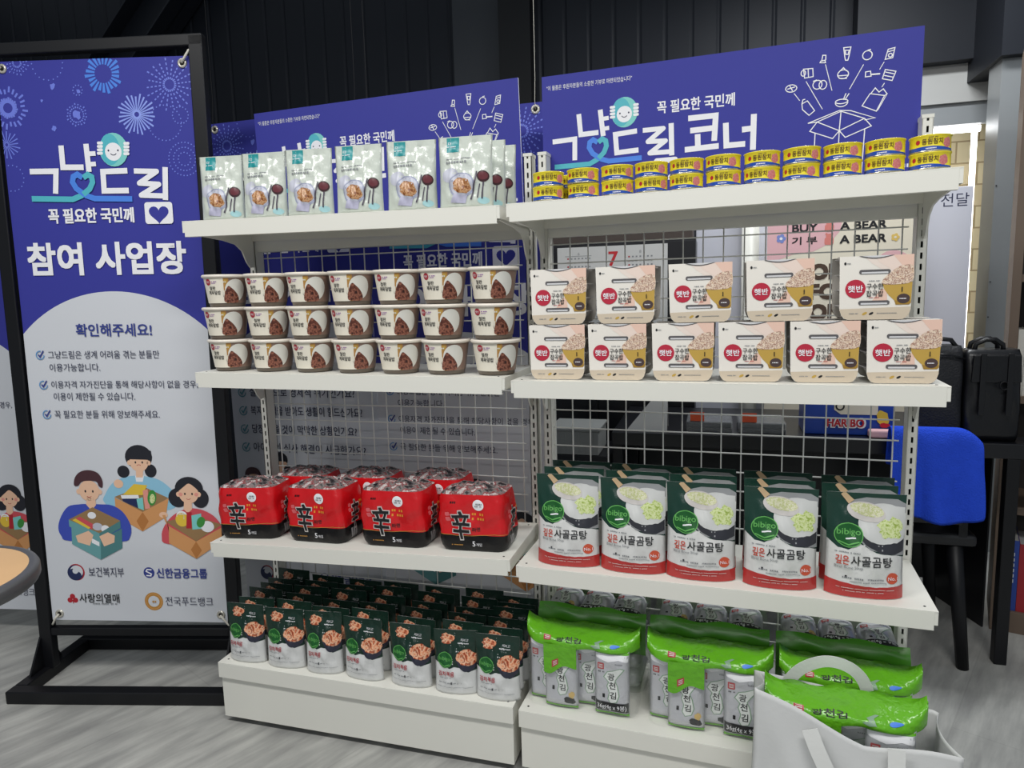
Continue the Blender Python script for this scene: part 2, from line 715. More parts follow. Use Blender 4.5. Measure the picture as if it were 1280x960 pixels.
floor_mat()
M('wall_dark', '24272e', rough=0.5, spec=0.3, var=0.12, vscale=3)
M('wall_panel', '3a3d42', rough=0.5, var=0.08, vscale=3)
M('wall_black', '0b0c0f', rough=0.6)
M('fascia', 'c9c9c6', rough=0.5, var=0.05, vscale=6)
M('frame_grey', '9fa3a6', rough=0.4)
M('led', 'ffffff', emit=5.0)  # emission stands in for sun on the white window-frame edges

mb = MB()
mb.box(-6, 5, -6, 3.2, -0.05, 0, 'floor_vinyl')
struct(mb.build('floor'))

# ridged dark metal wall behind everything
mb = MB()
prof = []
x = -6.0
while x < 1.36:
    prof += [(x, 2.30), (x + 0.010, 2.305), (x + 0.016, 2.305), (x + 0.026, 2.30)]
    x += 0.132
prof += [(1.38, 2.30), (1.38, 2.42), (-6.0, 2.42)]
mb.prism(prof, 'z', 0, 3.6, 'wall_dark')
struct(mb.build('wall_back'))
mb = MB()
mb.box(-5.1, -5.0, -3.5, 2.30, 0, 3.6, 'wall_dark')
struct(mb.build('wall_left'))
mb = MB()
mb.box(-0.94, -0.652, 2.275, 2.299, 0, 3.6, 'wall_panel')
struct(mb.build('trim_1'))
mb = MB()
mb.box(-0.65, -0.475, 2.19, 2.299, 0, 3.6, 'wall_black')
struct(mb.build('wall_column'))
# sloping roof brace in the upper left
mb = MB()
d = Vector((1.15, 0, 1.05)).normalized()
nrm = Vector((-d.z, 0, d.x))
a = Vector((-3.65, 2.1, 2.25))
b = a + d * 2.2
for w0, w1, y0, y1 in ((-0.13, 0.13, 2.18, 2.19), (-0.13, -0.118, 2.08, 2.28), (0.118, 0.13, 2.08, 2.28)):
    q = [a + nrm * w0, b + nrm * w0, b + nrm * w1, a + nrm * w1]
    vs = [(p.x, y0, p.z) for p in q] + [(p.x, y1, p.z) for p in q]
    mb.add(vs, [(0, 1, 2, 3), (7, 6, 5, 4), (0, 4, 5, 1), (1, 5, 6, 2), (2, 6, 7, 3), (3, 7, 4, 0)], 'wall_dark')
struct(mb.build('wall_brace'))


def brick_mat():
    m = bpy.data.materials.new('cream_brick')
    m.use_nodes = True
    nt = m.node_tree
    p = nt.nodes['Principled BSDF']
    p.inputs['Roughness'].default_value = 0.8
    tc = nt.nodes.new('ShaderNodeTexCoord')
    mp = nt.nodes.new('ShaderNodeMapping')
    mp.inputs['Rotation'].default_value = (math.radians(90), 0, 0)
    br = nt.nodes.new('ShaderNodeTexBrick')
    br.inputs['Scale'].default_value = 1.0
    br.inputs['Brick Width'].default_value = 0.19
    br.inputs['Row Height'].default_value = 0.105
    br.inputs['Mortar Size'].default_value = 0.004
    br.inputs['Color1'].default_value = lin('dccfa9')
    br.inputs['Color2'].default_value = lin('cdbb95')
    br.inputs['Mortar'].default_value = lin('a3906c')
    nt.links.new(tc.outputs['Object'], mp.inputs['Vector'])
    nt.links.new(mp.outputs['Vector'], br.inputs['Vector'])
    nt.links.new(br.outputs['Color'], p.inputs['Base Color'])
    MATS['cream_brick'] = m


brick_mat()
mb = MB()
mb.box(1.15, 2.6, 2.46, 2.56, 0, 3.0, 'cream_brick')
struct(mb.build('wall_alcove'))
mb = MB()
mb.box(1.30, 1.80, 2.24, 2.30, 2.03, 2.30, 'fascia')
mb.box(1.30, 1.74, 2.26, 2.30, 1.935, 2.03, 'frame_grey')
struct(mb.build('window_1'))
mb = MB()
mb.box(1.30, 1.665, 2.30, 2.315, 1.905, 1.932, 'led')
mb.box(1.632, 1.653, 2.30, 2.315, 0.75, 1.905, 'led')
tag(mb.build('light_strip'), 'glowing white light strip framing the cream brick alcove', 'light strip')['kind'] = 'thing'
mb = MB()
mb.box(1.58, 3.2, 1.84, 2.9, 2.11, 3.4, 'wall_dark')
mb.box(1.10, 1.58, 2.17, 2.9, 2.20, 3.4, 'wall_dark')
struct(mb.build('wall_soffit'))
mb = MB()
mb.box(1.60, 1.742, 1.89, 2.03, 0, 2.11, 'steel')
for z in (0.9, 1.05, 1.2, 1.6):
    mb.box(1.604, 1.608, 1.886, 1.89, z, z + 0.004, 'black_metal')
struct(mb.build('wall_pillar'))
mb = MB()
mb.box(1.742, 3.2, 2.0, 2.06, 0, 2.11, 'wall_dark')
struct(mb.build('wall_right'))


# ================================================================== RACKS
def rack(name, label, loc, rz, W, shelves, base_z, up_x, wire_x, x0):
    root = thing(name, label, 'shelf rack', loc, (0, 0, rz), 'white shop racks standing side by side')
    x1 = x0 + W
    DY, TOP = 0.283, 1.567
    for ux in up_x:
        mb = MB()
        h = 0.0112
        mb.box(ux - h, ux - h + 0.002, DY, DY + 0.042, 0, TOP, 'rack_white')
        mb.box(ux + h - 0.002, ux + h, DY, DY + 0.042, 0, TOP, 'rack_white')
        mb.box(ux - h, ux + h, DY + 0.040, DY + 0.042, 0, TOP, 'rack_dark')
        mb.box(ux - h, ux - 0.0024, DY, DY + 0.0015, 0, TOP, 'rack_white')
        mb.box(ux + 0.0024, ux + h, DY, DY + 0.0015, 0, TOP, 'rack_white')
        z = 0.0
        while z < TOP:
            t = min(TOP, z + 0.011)
            mb.box(ux - 0.0024, ux + 0.0024, DY, DY + 0.0015, z, t, 'rack_white')
            z += 0.025
        mb.box(ux - h - 0.001, ux + h + 0.001, DY - 0.001, DY + 0.043, TOP, TOP + 0.008, 'rack_white')
        mb.build('upright', root)
    # welded wire back, 50 mm pitch
    mb = MB()
    wx = wire_x
    nw = 17
    for i in range(nw + 1):
        xx = wx[0] + (wx[1] - wx[0]) * i / nw
        mb.tube([(xx, 0.311, 0.16), (xx, 0.311, 1.36)], 0.0019, 'wire', n=6)
    z = 0.185
    while z < 1.36:
        mb.tube([(wx[0] - 0.012, 0.3072, z), (wx[1] + 0.012, 0.3072, z)], 0.0019, 'wire', n=6)
        z += 0.05
    mb.build('wire_back', root)
    mb = MB()
    mb.box(up_x[0] + 0.0115, up_x[1] - 0.0115, 0.290, 0.318, 1.354, 1.397, 'rack_white')
    mb.build('crossbar', root)
    mb = MB()
    mb.box(up_x[0] + 0.0115, up_x[1] - 0.0115, 0.290, 0.318, 0.10, 0.14, 'rack_white')
    mb.build('crossbar', root)
    for zl, zr in shelves:
        sl = (zr - zl) / W
        e = bpy.data.objects.new('shelf', None)
        COL.objects.link(e)
        e.parent = root
        e.location = (x0, 0, zl)
        e.rotation_euler = (0, -math.atan(sl), 0)
        mb = MB()
        mb.box(0.001, W - 0.001, 0.0, 0.280, -0.0025, 0, 'rack_white')
        mb.box(0.008, W - 0.008, 0.0, 0.0025, -0.041, -0.0025, 'rack_white')
        mb.box(0.008, W - 0.008, 0.0025, 0.014, -0.041, -0.039, 'rack_white')
        mb.box(0.001, 0.008, 0.0006, 0.004, -0.030, -0.0025, 'rack_white')
        mb.box(W - 0.008, W - 0.001, 0.0006, 0.004, -0.030, -0.0025, 'rack_white')
        mb.box(0.001, 0.0025, 0.004, 0.280, -0.030, -0.0025, 'rack_white')
        mb.box(W - 0.0025, W - 0.001, 0.004, 0.280, -0.030, -0.0025, 'rack_white')
        mb.box(0.001, W - 0.001, 0.277, 0.280, -0.035, -0.0025, 'rack_white')
        for px_ in (0.022, W - 0.022):
            for py_ in (0.02, 0.26):
                mb.tube([(px_, py_, 0.0), (px_, py_, 0.0006)], 0.0028, 'rack_dark', n=10)
        mb.build('tray', e, bevel=0.0008, segs=1)
        prof = [(0.016, -0.004), (0.281, -0.004), (0.281, -0.112), (0.262, -0.114), (0.246, -0.098), (0.228, -0.066), (0.20, -0.049), (0.15, -0.041), (0.016, -0.032)]
        for bx in (0.005, W - 0.009):
            mb = MB()
            mb.prism(prof, 'x', bx, bx + 0.004, 'rack_white')
            mb.build('bracket', e)
    zl, zr = base_z
    mb = MB()
    s = (zr - zl) / W

    def sk(mb):
        mb.v = [(p[0], p[1], p[2] + zl + s * (p[0] - x0)) for p in mb.v]
    mb.box(x0 + 0.001, x1 - 0.001, -0.0105, 0.300, -0.0025, 0, 'rack_white')
    mb.box(x0 + 0.001, x1 - 0.001, -0.0105, -0.008, -0.045, -0.0025, 'rack_white')
    mb.box(x0 + 0.001, x0 + 0.003, -0.008, 0.300, -0.045, -0.0025, 'rack_white')
    mb.box(x1 - 0.003, x1 - 0.001, -0.008, 0.300, -0.045, -0.0025, 'rack_white')
    for px_ in (x0 + 0.02, x1 - 0.02):
        mb.tube([(px_, 0.012, 0.0), (px_, 0.012, 0.0006)], 0.003, 'rack_dark', n=10)
    sk(mb)
    mb.build('base_shelf', root, bevel=0.0008, segs=1)
    mb = MB()
    mb.box(x0 + 0.004, x1 - 0.004, -0.002, 0.0, 0.020, zl - 0.03, 'rack_white')
    mb.box(x0 + 0.004, x0 + 0.006, 0.0, 0.30, 0.020, zl - 0.03, 'rack_white')
    mb.box(x1 - 0.006, x1 - 0.004, 0.0, 0.30, 0.020, zl - 0.03, 'rack_white')
    mb.build('kick_plate', root)
    for fx in (x0 + 0.03, x1 - 0.03):
        for fy in (0.05, 0.28):
            mb = MB()
            mb.tube([(fx, fy, 0), (fx, fy, zl - 0.01)], 0.012, 'black_plastic', n=12)
            mb.build('foot', root)
    return root


WL, WR = 0.879, 0.900
LZ = {1: (1.4210, 1.4095), 2: (1.0200, 1.0125), 3: (0.5400, 0.5635), 4: (0.188, 0.182)}
RZ = {1: (1.4110, 1.4180), 2: (1.0055, 1.0085), 3: (0.5510, 0.5515), 4: (0.178, 0.178)}
rack('shop_rack', 'white metal shop rack on the left holding rice cups, red noodle packs and kimchi pouches', (0, 0, 0), 0, WL, [LZ[1], LZ[2], LZ[3]], LZ[4], (-0.880, -0.0075), (-0.845, -0.047), -0.880)
rack('shop_rack', 'white metal shop rack on the right holding tuna cans, rice packs and soup pouches', (0.012, 0, 0), PHI, WR, [RZ[1], RZ[2], RZ[3]], RZ[4], (0.0055, 0.893), (0.021, 0.858), 0.0)


def zL(k, x):
    a, b = LZ[k]
    return a + (b - a) * (x + 0.880) / WL


def zR(k, x):
    a, b = RZ[k]
    return a + (b - a) * x / WR


def sL(k):
    return -math.atan((LZ[k][1] - LZ[k][0]) / WL)


def sR(k):
    return -math.atan((RZ[k][1] - RZ[k][0]) / WR)

# ================================================================== PACKAGED FOOD
M('pk_mint', 'ccd3c9', rough=0.24, spec=0.7, bump=0.30, bscale=32)
M('pk_mint_side', 'c4cbc2', rough=0.35)
M('tab_teal', '1f8f93', rough=0.35)
M('bowl_lav', '9a9fb6', rough=0.4)
M('bowl_lav_pale', 'c3c5d2', rough=0.4)
M('cloth_lav', 'b9b8cf', rough=0.5)
M('berry_dark', '3a1a20', rough=0.4)
M('utensil', '4a4452', rough=0.4)
M('berry_mid', '6a3038', rough=0.35)
M('badge_sky', 'a9d3d8', rough=0.4)
speckle('stew', ['6b3c22', 'a2693c', 'cfa57a', '7d4a2b'], 160, rough=0.35)
M('cup_wall', '8d7568', rough=0.30, spec=0.5)
M('cup_base', '6d6358', rough=0.35)
M('cup_rim', 'ece4d8', rough=0.35)
M('cup_label', 'ece6d6', rough=0.38)
M('cup_gold', 'b58746', rough=0.4)
M('cup_lid', 'e6ddd2', rough=0.25, spec=0.6)
M('rice', 'e3e2da', rough=0.5)
M('ink_purple', '9a6cab', rough=0.5)
M('logo_red', 'a8323f', rough=0.4)
speckle('meat', ['2c120c', '64352a', '9c6450', '4c2018', '7a4636'], 85, rough=0.35, detail=2)
M('nd_red', 'd0141c', rough=0.26, spec=0.6, bump=0.5, bscale=22)
M('nd_black', '0b0a0d', rough=0.3, spec=0.35, bump=0.5, bscale=22)
M('nd_pink', 'e2666c', rough=0.4)
M('nd_orange', 'e0912f', rough=0.4)
speckle('nd_top', ['141316', '3a3436', '8a8684', '8a2a2e', 'dcd8d5', '4c484a'], 46, rough=0.15, bump=0.6, detail=4)
M('kc_green', '143026', rough=0.26, spec=0.5, bump=0.25, bscale=40)
M('kc_white', 'd8d9d8', rough=0.30, spec=0.6, bump=0.3, bscale=34)
M('kc_oval', '155a24', rough=0.35)
M('kc_oval_light', '67b35c', rough=0.35)
speckle('kimchi', ['64200f', 'ae4a28', 'e2946c', 'f0c4a2', '8e3419', 'd6784e'], 95, rough=0.35)
M('kc_bowl', '2b2c3c', rough=0.35)
M('tn_yellow', 'efdc34', rough=0.25, spec=0.6)
M('tn_blue', '2a50ae', rough=0.25, spec=0.6)
M('tn_metal', 'cfc9b0', rough=0.25, metal=0.8)
M('tn_ink', '5a3c1c', rough=0.4)
speckle('tuna', ['a94a52', 'd88a86', 'c56a6c', 'e6b3ad'], 200, rough=0.35)
M('hb_card', 'eee9e0', rough=0.48)
M('hb_inside', '8e8379', rough=0.6)
M('hb_peach', 'ecc8b6', rough=0.48)
M('hb_peach_pale', 'efdbcf', rough=0.48)
M('hb_tan', 'd3c4ae', rough=0.48)
M('hb_bowl', 'c3a04b', rough=0.42)
M('hb_bowl_dark', 'a78236', rough=0.42)
M('hb_red', 'bb2740', rough=0.42)
M('hb_badge', '4a3a3a', rough=0.45)
M('hb_peach_faint', 'efe0d5', rough=0.48)
M('hb_tray', 'cdc8c4', rough=0.32, spec=0.5)
M('slot_dark', '5c5a5c', rough=0.5)
M('slot_light', 'd8d8da', rough=0.25)
speckle('grain', ['5a322c', 'd9b79a', 'f0e0cc', '9a6450', 'ead9c6', 'c49a80'], 150, rough=0.45)
M('sp_green', '173a30', rough=0.26, spec=0.5, bump=0.2, bscale=36)
M('sp_white', 'dcdcda', rough=0.28, spec=0.6, bump=0.3, bscale=30)
M('sp_grey', '97999b', rough=0.3, spec=0.6)
M('sp_soup', 'd2d3d1', rough=0.3)
M('sp_bowl', '34353c', rough=0.3)
M('sp_wood', 'cdb08a', rough=0.4)
M('sp_red', 'b7312f', rough=0.3, spec=0.6)
M('sp_badge', 'd0583c', rough=0.35)
M('sp_title', 'c8452c', rough=0.4)
speckle('leek', ['8fa83a', 'c9d98a', 'e4ecb9', 'a8c050'], 190, rough=0.4)
speckle('leek_pale', ['c9cf9a', 'e2dfc8', 'b9c07a', 'e9e6d6'], 190, rough=0.4)
M('sw_silver', 'c4c5cb', rough=0.28, spec=0.7, metal=0.25, bump=0.5, bscale=30)
M('sw_white', 'dfe3df', rough=0.4)
M('sw_line', '86a48a', rough=0.4)
M('sw_green', '64b01e', rough=0.25, spec=0.6, bump=0.7, bscale=34)
M('sw_green_dark', '4b9420', rough=0.3, spec=0.6)  # same header green, darkened for the shade of the rear row
M('sw_stamp', 'b63a40', rough=0.4)
M('sw_potato', 'd2b26a', rough=0.5)
film('clear_film', 'eef2ee', 0.07, rough=0.06, bump=0.8)
film('clear_film_green', 'a8c890', 0.22, rough=0.1)


def pouch(root, w, h, d, front_m, side_m, art, tops=1.0, wr=0.0012, nu=22, nv=26, seed=0, low_m=None, low_v=None):
    """Stand-up pouch: gusset foot, faces meeting in a flat seal at the top; print laid on the front."""
    rnd = random.Random(seed)
    ph = [rnd.uniform(0, 6.28) for _ in range(6)]
    us = [-w / 2 + w * i / nu for i in range(nu + 1)]
    vs = [h * (j / nv) for j in range(nv + 1)]

    def depth(u, v):
        t, s = v / h, 2 * u / w
        if t < 0.10:
            g = 0.86 + 0.14 * (t / 0.10)
        elif t < 0.34:
            g = 1.0
        else:
            k = min(1.0, (t - 0.34) / 0.58)
            g = 1 - k ** 1.15
        g = max(g, 0.012)
        return d / 2 * g * max(0.0, 1 - abs(s) ** 2.6) ** 0.75

    def fr(u, v):
        t, s = v / h, 2 * u / w
        e = (1 - s * s) * min(1, 6 * t) * min(1, 4 * (1 - t) + 0.15)
        k = wr * e * (math.sin(34 * u / w * 1.3 + 9 * t + ph[0]) + math.sin(17 * t - 6 * s + ph[1]) + 0.8 * math.sin(26 * t + 9 * s + ph[2]))
        return (u * (1 - 0.03 * math.sin(PI * t)), -depth(u, v) - k, v)

    def bk(u, v):
        return (u * (1 - 0.03 * math.sin(PI * v / h)), depth(u, v), v)
    sf = Surf(us, vs, fr)
    mb = MB()
    mb.grid(sf.P, front_m, matf=(lambda i, j: low_m if vs[j] < low_v else front_m) if low_m else None)
    B = [[bk(u, v) for u in us] for v in vs]
    mb.grid(B, side_m, flip=True)
    fl = [tuple(p) for p in sf.P[0]]
    bl = [tuple(p) for p in B[0]]
    n = len(us)
    mb.add([p for p in fl] + [p for p in bl], [(i, n + i, n + i + 1, i + 1) for i in range(n - 1)], side_m)
    mb.build('pouch_body', root, weld=0.00005)
    sf.lay(art[0], 'front_print', root)
    sf.lay(art[1], 'printed_lettering', root, base=0.0016)
    return sf


# ---- white and mint rice-bowl pouches, top shelf of the left rack
def make_mint():
    root = thing('meal_pouch', 'x', 'food pouch')
    w, h = 0.125, 0.164
    a, t = Art(), Art()
    a.rect(-0.043, -0.014, h - 0.036, h - 0.002, 'tab_teal')
    t.text('더', -0.036, h - 0.016, 0.008, 'white_print')
    t.dashes(-0.041, h - 0.024, 0.02, 0.002, 'white_print', 0, 3)
    t.dashes(-0.043, h - 0.052, 0.06, 0.0022, 'ink_grey', 0, 5)
    t.dashes(-0.043, h - 0.060, 0.05, 0.005, 'ink_grey', 0, 8, gap=0.5)
    a.ell(-0.032, 0.074, 0.021, 0.017, 'bowl_lav_pale', 0)
    a.ell(-0.004, 0.050, 0.031, 0.029, 'bowl_lav', 1)
    a.ell(-0.004, 0.051, 0.027, 0.025, 'bowl_lav_pale', 2)
    a.blob(-0.003, 0.049, 0.021, 0.019, 'stew', 3, amp=0.14, seed=4)
    a.poly([(-0.030, 0.012), (0.004, 0.008), (0.010, 0.026), (-0.020, 0.032)], 'cloth_lav', 2)
    a.ell(0.044, 0.069, 0.013, 0.013, 'berry_dark', 1)
    a.ell(0.044, 0.070, 0.010, 0.009, 'berry_mid', 2)
    a.stroke([(0.031, 0.080), (0.026, 0.052), (0.018, 0.016)], 0.0035, 'utensil', 3)
    a.stroke([(0.045, 0.056), (0.041, 0.018)], 0.0035, 'utensil', 3)
    a.stroke([(0.037, 0.052), (0.032, 0.020)], 0.0025, 'utensil', 3)
    a.ell(0.044, 0.014, 0.012, 0.008, 'badge_sky', 1)
    pouch(root, w, h, 0.052, 'pk_mint', 'pk_mint_side', (a, t), wr=0.0022, seed=3)
    return root


# ---- rice cups
def make_cup():
    root = thing('rice_cup', 'x', 'rice cup')
    R0, R1, H = 0.0475, 0.0605, 0.0865
    mb = MB()
    mb.lathe([(0, 0.004), (R0 - 0.006, 0.004), (R0 - 0.003, 0), (R0, 0.001), (R0 + 0.0012, 0.008), (R0 + 0.0028, 0.0105), (R1, H - 0.008)], 'cup_wall', 40,
             ['cup_base', 'cup_base', 'cup_base', 'cup_base', 'cup_base', 'cup_wall'])
    mb.build('bowl', root)
    mb = MB()
    mb.lathe([(R1 - 0.001, H - 0.010), (R1 + 0.0045, H - 0.0085), (R1 + 0.0060, H - 0.006), (R1 + 0.0060, H - 0.003), (R1 + 0.004, H - 0.001), (R1 + 0.001, H - 0.0005)], 'cup_rim', 40)
    mb.build('rim', root)
    mb = MB()
    mb.lathe([(R1 + 0.002, H - 0.0005), (R1 - 0.004, H - 0.001), (0.02, H - 0.0006), (0, H - 0.0006)], 'cup_lid', 40)
    mb.build('film_lid', root)
    Rm = 0.054
    us = np.linspace(-1.45 * Rm, 1.35 * Rm, 29)
    vs = np.linspace(0.010, H - 0.010, 9)

    def fn(u, v):
        r = (R0 + 0.0028 + (R1 - R0 - 0.0028) * (v - 0.0105) / (H - 0.0185)) + 0.0006
        a = u / Rm
        return (r * math.sin(a), -r * math.cos(a), v)
    sf = Surf(us, vs, fn)
    mb = MB()
    mb.grid(sf.P, 'cup_label', matf=lambda i, j: 'cup_label' if us[i] < 0.001 else ('cup_gold' if us[i] < 0.010 else 'cup_wall'))
    mb.build('label_wrap', root)
    a, t = Art(), Art()
    a.ell(0.031, 0.044, 0.027, 0.030, 'rice', 1)
    a.spoly([(0.000, 0.016), (0.003, 0.036), (0.012, 0.055), (0.022, 0.049), (0.034, 0.036), (0.041, 0.022), (0.036, 0.0115), (0.010, 0.0115)], 'meat', 2)
    a.poly([(-0.001, 0.0105), (0.006, 0.0105), (-0.004, 0.038), (-0.001, 0.05)], 'cup_label', 1)
    a.rect(0.001, 0.012, 0.044, 0.076, 'cup_gold', 0)
    a.rect(0.003, 0.010, 0.062, 0.072, 'hb_bowl', 1)
    t.dashes(0.0015, 0.066, 0.009, 0.003, 'rice', 2, 3)
    a.ell(-0.042, 0.066, 0.0085, 0.0085, 'logo_red', 1)
    t.text('햇반', -0.042, 0.066, 0.0055, 'white_print', 1)
    t.dashes(-0.031, 0.067, 0.015, 0.0025, 'ink_purple', 0, 2)
    t.dashes(-0.031, 0.063, 0.012, 0.002, 'ink_purple', 0, 6)
    t.text('철판', -0.030, 0.050, 0.0095, 'ink_black', 0, bold=0.012)
    t.text('제육덮밥', -0.026, 0.038, 0.0105, 'ink_black', 0, bold=0.012, w=0.036)
    sf.lay(a, 'front_print', root)
    sf.lay(t, 'printed_lettering', root, base=0.0008)
    return root


# ---- five-packs of red noodles
def make_noodles():
    root = thing('noodle_pack', 'x', 'noodle pack')
    w, d, h = 0.182, 0.118, 0.150
    rc = 0.026
    # outline walked anticlockwise from the middle of the front, so u runs to the right
    per = []
    hw, hd = w / 2, d / 2
    segs = [((0, -hd), (hw - rc, -hd), 8), None, ((hw, -hd + rc), (hw, hd - rc), 7), None, ((hw - rc, hd), (-hw + rc, hd), 10), None, ((-hw, hd - rc), (-hw, -hd + rc), 7), None, ((-hw + rc, -hd), (0, -hd), 8)]
    cen = [(hw - rc, -hd + rc, -90), (hw - rc, hd - rc, 0), (-hw + rc, hd - rc, 90), (-hw + rc, -hd + rc, 180)]
    ci = 0
    for s in segs:
        if s is None:
            cx, cy, a0 = cen[ci]
            ci += 1
            for k in range(1, 5):
                a = math.radians(a0 + 90 * k / 5)
                per.append((cx + rc * math.cos(a), cy + rc * math.sin(a)))
        else:
            (ax, ay), (bx, by), n = s
            for k in range(n + (1 if s is segs[-1] else 0)):
                per.append((ax + (bx - ax) * k / n, ay + (by - ay) * k / n))
            if s is not segs[-1]:
                per.append((bx, by))
    U = [0.0]
    for p, q in zip(per, per[1:]):
        U.append(U[-1] + math.hypot(q[0] - p[0], q[1] - p[1]))
    tot = U[-1]
    half = [k for k, u in enumerate(U) if u > tot / 2][0]
    U2 = [u - tot for u in U[half:-1]] + U[:half + 1]
    per2 = per[half:-1] + per[:half + 1]
    lut = {round(u, 6): p for u, p in zip(U2, per2)}
    vs = [0, 0.004, 0.012, 0.022, 0.032, 0.044] + [0.044 + (h - 0.044) * k / 12 for k in range(1, 13)]

    def fn(u, v):
        px_, py_ = lut[round(u, 6)]
        t = v / h
        k = 0.93 + 0.07 * min(1, v / 0.014) if v < 0.014 else 1.0
        k *= 1.0 + 0.02 * math.sin(PI * t)
        if t > 0.86:
            k *= 1 - 0.06 * (t - 0.86) / 0.14
        n = 0.0022 * (math.sin(70 * u + 40 * v) + math.sin(95 * v - 55 * u + 1.3) + 0.7 * math.sin(150 * u + 20 * v)) * math.sin(PI * min(1, max(0, t)))
        L = math.hypot(px_, py_)
        return (px_ * k + px_ / L * n, py_ * k + py_ / L * n, v)
    sf = Surf(U2, vs, fn)
    mb = MB()
    mb.grid(sf.P, 'nd_red', matf=lambda i, j: 'nd_black' if vs[j] < 0.043 else 'nd_red')
    mb.add([tuple(p) for p in sf.P[0][:-1]], [tuple(range(len(U2) - 1))[::-1]], 'nd_black')
    mb.build('wrapper', root, weld=0.00005)
    # the crumpled clear top, pack ends and pale film highlights put into its colour
    loop = sf.P[-1]
    rows = []
    rnd = random.Random(5)
    cx = np.array([0, 0, h])
    nr = 9
    for r in range(nr + 1):
        k = 1 - r / nr
        row = []
        for i, p in enumerate(loop):
            q = cx + (p - cx) * k
            z = h + 0.013 * (1 - k ** 2.2) + 0.0038 * math.sin(130 * q[0] + 40 * q[1]) * (1 - k) ** 0.5 + 0.0035 * math.sin(60 * q[0] - 110 * q[1] + r) * min(1, 3 * (1 - k)) + rnd.uniform(-0.0016, 0.0016) * (1 if 0 < r < nr else 0)
            row.append((q[0], q[1], z if r else p[2]))
        row[-1] = row[0]
        rows.append(row)
    mb = MB()
    mb.grid(rows, 'nd_top')
    mb.build('crumpled_top', root, weld=0.0003)
    a, t = Art(), Art()

    def face(x0, k):
        X = lambda x: x0 + x * k
        t.text('辛', X(-0.018), 0.070, 0.076, 'hb_tray', 0, bold=0.040, w=0.050 * k)
        t.text('辛', X(-0.018), 0.070, 0.073, 'ink_black', 1, bold=0.018, w=0.047 * k)
        a.rrect(X(-0.060), X(-0.045), 0.094, 0.104, 0.003, 'nd_pink', 0, rot=0.15)
        a.rrect(X(-0.060), X(-0.046), 0.080, 0.091, 0.003, 'nd_pink', 0, rot=0.15)
        t.dashes(X(0.012), 0.100, 0.030 * k, 0.006, 'nd_orange', 0, 3)
        t.dashes(X(0.012), 0.088, 0.034 * k, 0.006, 'nd_orange', 0, 7)
        t.text('라면', X(0.022), 0.060, 0.011, 'ink_black', 0, bold=0.02)
    face(-0.008, 1.0)
    face(0.150, 0.62)
    a.ell(0.022, 0.124, 0.0145, 0.0145, 'white_print', 1)
    t.dashes(0.012, 0.127, 0.020, 0.004, 'ink_grey', 2, 4)
    t.dashes(0.013, 0.121, 0.018, 0.003, 'ink_grey', 2, 9)
    t.dashes(-0.052, 0.130, 0.016, 0.005, 'nd_black', 0, 9)
    a.stroke([(-0.086, 0.0445), (-0.02, 0.0425), (0.03, 0.044), (0.06, 0.048), (0.09, 0.047)], 0.0012, 'gold', 1)
    t.text('5', 0.006, 0.022, 0.013, 'white_print', 1, bold=0.01)
    t.text('개입', 0.019, 0.020, 0.008, 'white_print', 1)
    t.dashes(-0.055, 0.017, 0.03, 0.0025, 'gold', 0, 2)
    for k, x in enumerate((0.118, 0.128, 0.138)):
        a.rrect(x, x + 0.007, 0.008, 0.034, 0.001, 'sp_grey', 0)
    sf.lay(a, 'front_print', root)
    sf.lay(t, 'printed_lettering', root, base=0.0008)
    return root


# ---- kimchi pouches
def make_kimchi():
    root = thing('kimchi_pouch', 'x', 'food pouch')
    w, h = 0.116, 0.168
    a, t = Art(), Art()
    top = [(-w / 2, 0.084), (-0.040, 0.080), (-0.016, 0.070), (0.000, 0.074), (0.014, 0.072), (0.034, 0.062), (w / 2, 0.066)]
    a.poly(top + [(w / 2, h), (-w / 2, h)], 'kc_green', 0)
    a.poly([(0.002, 0.090)] + [(0.029 + 0.030 * math.cos(x), 0.092 - 0.026 * math.sin(x)) for x in np.linspace(PI, 2 * PI, 2)] + [(0.059, 0.090), (0.055, 0.074), (0.042, 0.064), (0.026, 0.064), (0.010, 0.074)], 'kc_bowl', 1)
    a.blob(0.030, 0.099, 0.028, 0.020, 'kimchi', 2, amp=0.10, seed=2)
    a.ell(-0.028, 0.091, 0.0205, 0.0195, 'kc_oval_light', 2)
    a.ell(-0.028, 0.091, 0.0190, 0.0180, 'kc_oval', 3)
    a.stroke([(-0.043, 0.081), (-0.028, 0.076), (-0.015, 0.081)], 0.002, 'kc_oval_light', 4)
    t.text('bibigo', -0.028, 0.093, 0.0115, 'kc_oval_light', 3, w=0.031)
    a.blob(-0.022, 0.145, 0.017, 0.014, 'kimchi', 2, amp=0.25, seed=6)
    t.text('비비고', 0.024, 0.142, 0.007, 'white_print', 0, tilt=0.2)
    t.dashes(0.004, 0.134, 0.034, 0.0022, 'white_print', 0, 4)
    t.text('김치볶음', -0.024, 0.056, 0.0125, 'ink_red', 0, w=0.042, bold=0.015)
    t.dashes(-0.044, 0.045, 0.034, 0.0018, 'ink_grey', 0, 4)
    t.dashes(-0.044, 0.032, 0.060, 0.0022, 'ink_grey', 0, 9)
    a.rect(-0.012, -0.008, 0.029, 0.035, 'ink_black', 1)
    t.dashes(-0.050, 0.021, 0.095, 0.0012, 'ink_grey', 0, 12)
    pouch(root, w, h, 0.043, 'kc_white', 'kc_white', (a, t), wr=0.0014, seed=11)
    return root


